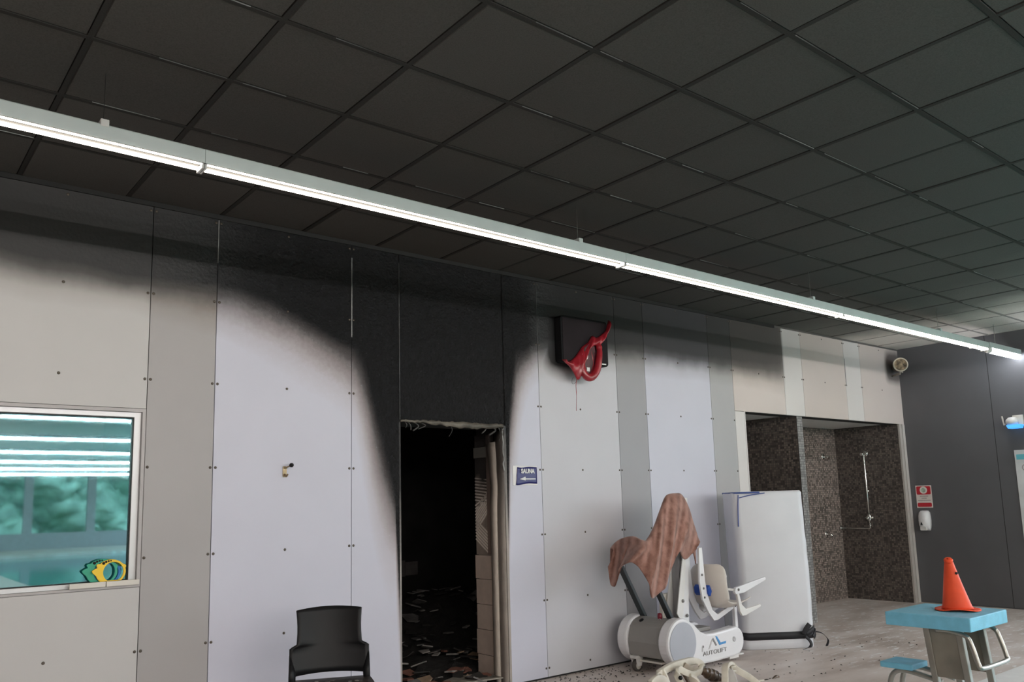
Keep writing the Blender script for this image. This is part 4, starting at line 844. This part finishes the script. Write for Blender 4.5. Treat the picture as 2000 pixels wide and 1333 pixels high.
# ------------------------------------------------------------------ burnt white plastic things on the deck
BW = mat('scorched_white', (.66,.62,.53), .42, var=.16, scale=7); CHAR = mat('charred_plastic', (.07,.042,.022), .35, var=.9, scale=14, bump=.8, bscale=30, coat=.4)
r = empty('burnt_wheelchair_part', (5.20, -1.10, 0), math.radians(-38), 'half-melted white plastic frame with charred end on the floor by the lift', 'debris')
def G(u, v, d): q = at(u, v, d); return q
def inroot(root, q):
    M = Matrix.Translation(root.location) @ Matrix.Rotation(root.rotation_euler.z, 4, 'Z'); return M.inverted() @ q
def pl(root, pts): return [inroot(root, at(u, v, d)) for u, v, d in pts]
def flat(root, pts, w_, th, name, m, up):
    C = catmull(pl(root, pts), 6); g = [[], []]
    for i, p in enumerate(C):
        d = (C[min(i+1, len(C)-1)]-C[max(i-1, 0)]).normalized(); x = Vector(up); x = (x-d*x.dot(d)).normalized(); g[0].append(p-x*w_/2); g[1].append(p+x*w_/2)
    return MB().sheet(g).build(name, m, root, solid=th, bevel=.003)
flat(r, [(1285,1318,-1.1),(1310,1303,-1.05),(1335,1295,-1.02),(1352,1292,-1.02),(1366,1296,-1.02),(1371,1304,-1.03)], .055, .030, 'upper_rail', BW, (.3,.2,1))
flat(r, [(1371,1302,-1.03),(1366,1312,-1.06),(1352,1318,-1.09),(1338,1314,-1.10),(1326,1308,-1.10),(1322,1318,-1.12),(1330,1336,-1.15)], .05, .026, 'bent_rail', BW, (.3,.2,1))
MB().lathe([(0,0),(.016,0),(.016,.006),(0,.007)], inroot(r, at(1329,1325,-1.16)), inroot(r, r.location+Vector((-.6,-.75,.2))), 14).build('dark_bolt', BLACK, r)
flat(r, [(1290,1310,-1.08),(1296,1322,-1.10),(1304,1345,-1.14)], .06, .03, 'hinge_block', BW, (1,-.6,0))
MB().tube(pl(r, [(1286,1316,-1.12),(1281,1322,-1.13),(1286,1329,-1.13),(1293,1326,-1.12),(1291,1317,-1.12)]), .010, 8, closed=True).build('buckle', BW, r)
flat(r, [(1270,1338,-1.20),(1282,1328,-1.18),(1296,1330,-1.18),(1310,1350,-1.2)], .06, .03, 'lower_plate', BW, (.4,.4,1))
flat(r, [(1345,1322,-1.10),(1356,1330,-1.12),(1366,1345,-1.14)], .06, .03, 'cross_strip', BW, (1,-.5,.2))
flat(r, [(1333,1314,-1.08),(1340,1326,-1.1),(1352,1348,-1.12)], .02, .02, 'scorched_strip', CHAR, (1,-.5,.2))
ch = catmull(pl(r, [(1368,1306,-1.02),(1378,1314,-1.03),(1392,1320,-1.04),(1405,1326,-1.05),(1412,1332,-1.06)]), 6)
MB().tube(ch, [.018+.030*math.sin(PI*k/(len(ch)-1))*(1+.25*math.sin(k*1.9)) for k in range(len(ch))], 12).build('charred_lump', CHAR, r, subsurf=1)
flat(r, [(1336,1300,-1.04),(1348,1306,-1.06),(1362,1303,-1.05)], .045, .02, 'inner_web', mat('stained_web', (.36,.31,.25), .5, var=.3), (0,0,1))
r2 = empty('burnt_plastic_bracket', (5.55, -1.32, 0), math.radians(-30), 'bent cream plastic arm lying right of the charred lump on the floor', 'debris')
flat(r2, [(1416,1340,-1.28),(1416,1318,-1.26),(1417,1303,-1.25),(1424,1298,-1.25),(1432,1302,-1.25)], .05, .028, 'upright', BW, (1,-.4,.3))
flat(r2, [(1430,1301,-1.25),(1442,1311,-1.27),(1460,1321,-1.29),(1480,1336,-1.31)], .05, .040, 'long_arm', BW, (.4,-.2,1))
MB().tube(pl(r2, [(1428,1303,-1.27),(1436,1303,-1.27),(1438,1311,-1.27),(1430,1312,-1.27)]), .008, 8, closed=True).build('buckle', BW, r2)
flat(r2, [(1422,1310,-1.27),(1428,1322,-1.28),(1434,1340,-1.30)], .07, .02, 'web', mat('pale_web', (.55,.54,.52), .5, var=.1), (1,-.4,.3))
r3 = empty('burnt_scraps', (5.8, -1.33, 0), 0, 'charred curled scrap beside the bent cream arm at the bottom edge', 'debris')
MB().tube(catmull(pl(r3, [(1488,1336,-1.30),(1496,1330,-1.31),(1506,1331,-1.32),(1516,1322,-1.32),(1521,1326,-1.32),(1522,1338,-1.33)]), 6), .012, 8).build('curl', CHAR, r3)
MB().tube(catmull(pl(r3, [(1478,1333,-1.29),(1490,1331,-1.30),(1502,1334,-1.31)]), 6), .013, 8).build('stub', BW, r3)

# ------------------------------------------------------------------ starting block and cone
r = empty('starting_block', (5.26, -3.05, 0), 0, 'blue-topped stainless starting block at the pool edge under the cone', 'starting block')
MB().box(-.265, .255, -.245, .245, .672, .75).build('platform', BLUEB, r, bevel=.006)
for sx in (-1, 1):
    for y_ in (-.130, .055): MB().bar((sx*.15, y_, .672), (sx*.15, y_-.065, .0), .036, .036, (1,0,0)).build('post', STEEL, r, bevel=.004)
    MB().prism([(.050,.67),(-.130,.67),(-.157,.385),(.023,.385)], sx*.155-.005, sx*.155+.005, 'yz').build('side_plate', STEELP, r)
    MB().box(sx*.15-.05, sx*.15+.05, -.25, .05, .005, .014).build('foot_plate', STEEL, r)
MB().prism([(-.15,.67),(.15,.67),(.15,.40),(-.15,.40)], .020, .028, 'xz').build('rear_plate', STEELP, r)
MB().tube(catmull([(-.20,-.02,.660),(-.20,-.09,.662),(-.20,-.185,.64),(-.20,-.215,.585),(-.20,-.240,.490),(-.18,-.250,.468),(0,-.252,.465),(.17,-.250,.468),(.19,-.240,.490),(.19,-.215,.585),(.19,-.185,.64),(.19,-.09,.662),(.19,-.02,.660)], 5), .0135, 12).build('grip_rail', STEEL, r)
MB().prism([(-.11,.185),(.10,.185),(.10,.385),(-.11,.385)], .385, .42, 'xy').build('step', BLUEB, r, bevel=.005)
for sx in (-.085, .075): MB().tube(catmull([(sx,.02,.34),(sx,.20,.375),(sx,.29,.37),(sx,.34,.30),(sx,.36,.10),(sx,.36,0)], 5), .016, 10).build('step_rail', STEEL, r)
r = empty('traffic_cone', (5.31, -3.10, .75), 0, 'orange warped traffic cone standing on the blue starting block', 'cone')
pr = [(.088,0.012),(.080,.03),(.064,.10),(.050,.165),(.036,.23),(.024,.285),(.020,.300)]
n = 28; vs = []; fs = []
lean = Vector((-.012, .02, 0))
for rr_, h in pr:
    for k in range(n):
        a = 2*PI*k/n; q = rr_*(1+.06*math.sin(3*a+h*8)+.05*math.sin(2*a+1))
        vs.append(Vector((q*math.cos(a), q*math.sin(a), h+(.012*math.sin(2*a) if h > .29 else 0)))+lean*(h/.3)**1.15)
for i in range(len(pr)-1):
    for k in range(n): fs.append((i*n+k, i*n+(k+1) % n, (i+1)*n+(k+1) % n, (i+1)*n+k))
MB().add(vs, fs, True).build('cone_body', ORANGE, r, solid=.004)
g = []
for q in (.080, .10, .118, .130):
    g.append([((q*(1+.03*math.sin(3*a)))*math.cos(a), (q*(1+.04*math.sin(2*a+.5)))*math.sin(a), .006+.012*max(0, math.sin(2*a+.6))*(q/.13)**2) for a in [2*PI*k/32 for k in range(33)]])
MB().sheet(g).build('base_flange', ORANGE, r, solid=.006)
MB().lathe([(.010,-.016),(.024,-.010),(.026,.004),(.020,.012),(.010,.010)], lean+Vector((-.012,-.004,.296)), (-.3,-.2,.9), 16).build('tip_rim', ORANGE, r)
MB().lathe([(0,0),(.008,0),(.008,.003),(0,.003)], Vector((-.035,-.028,.222)), (-.8,-.6,.2), 10).build('hole', BLACK, r)
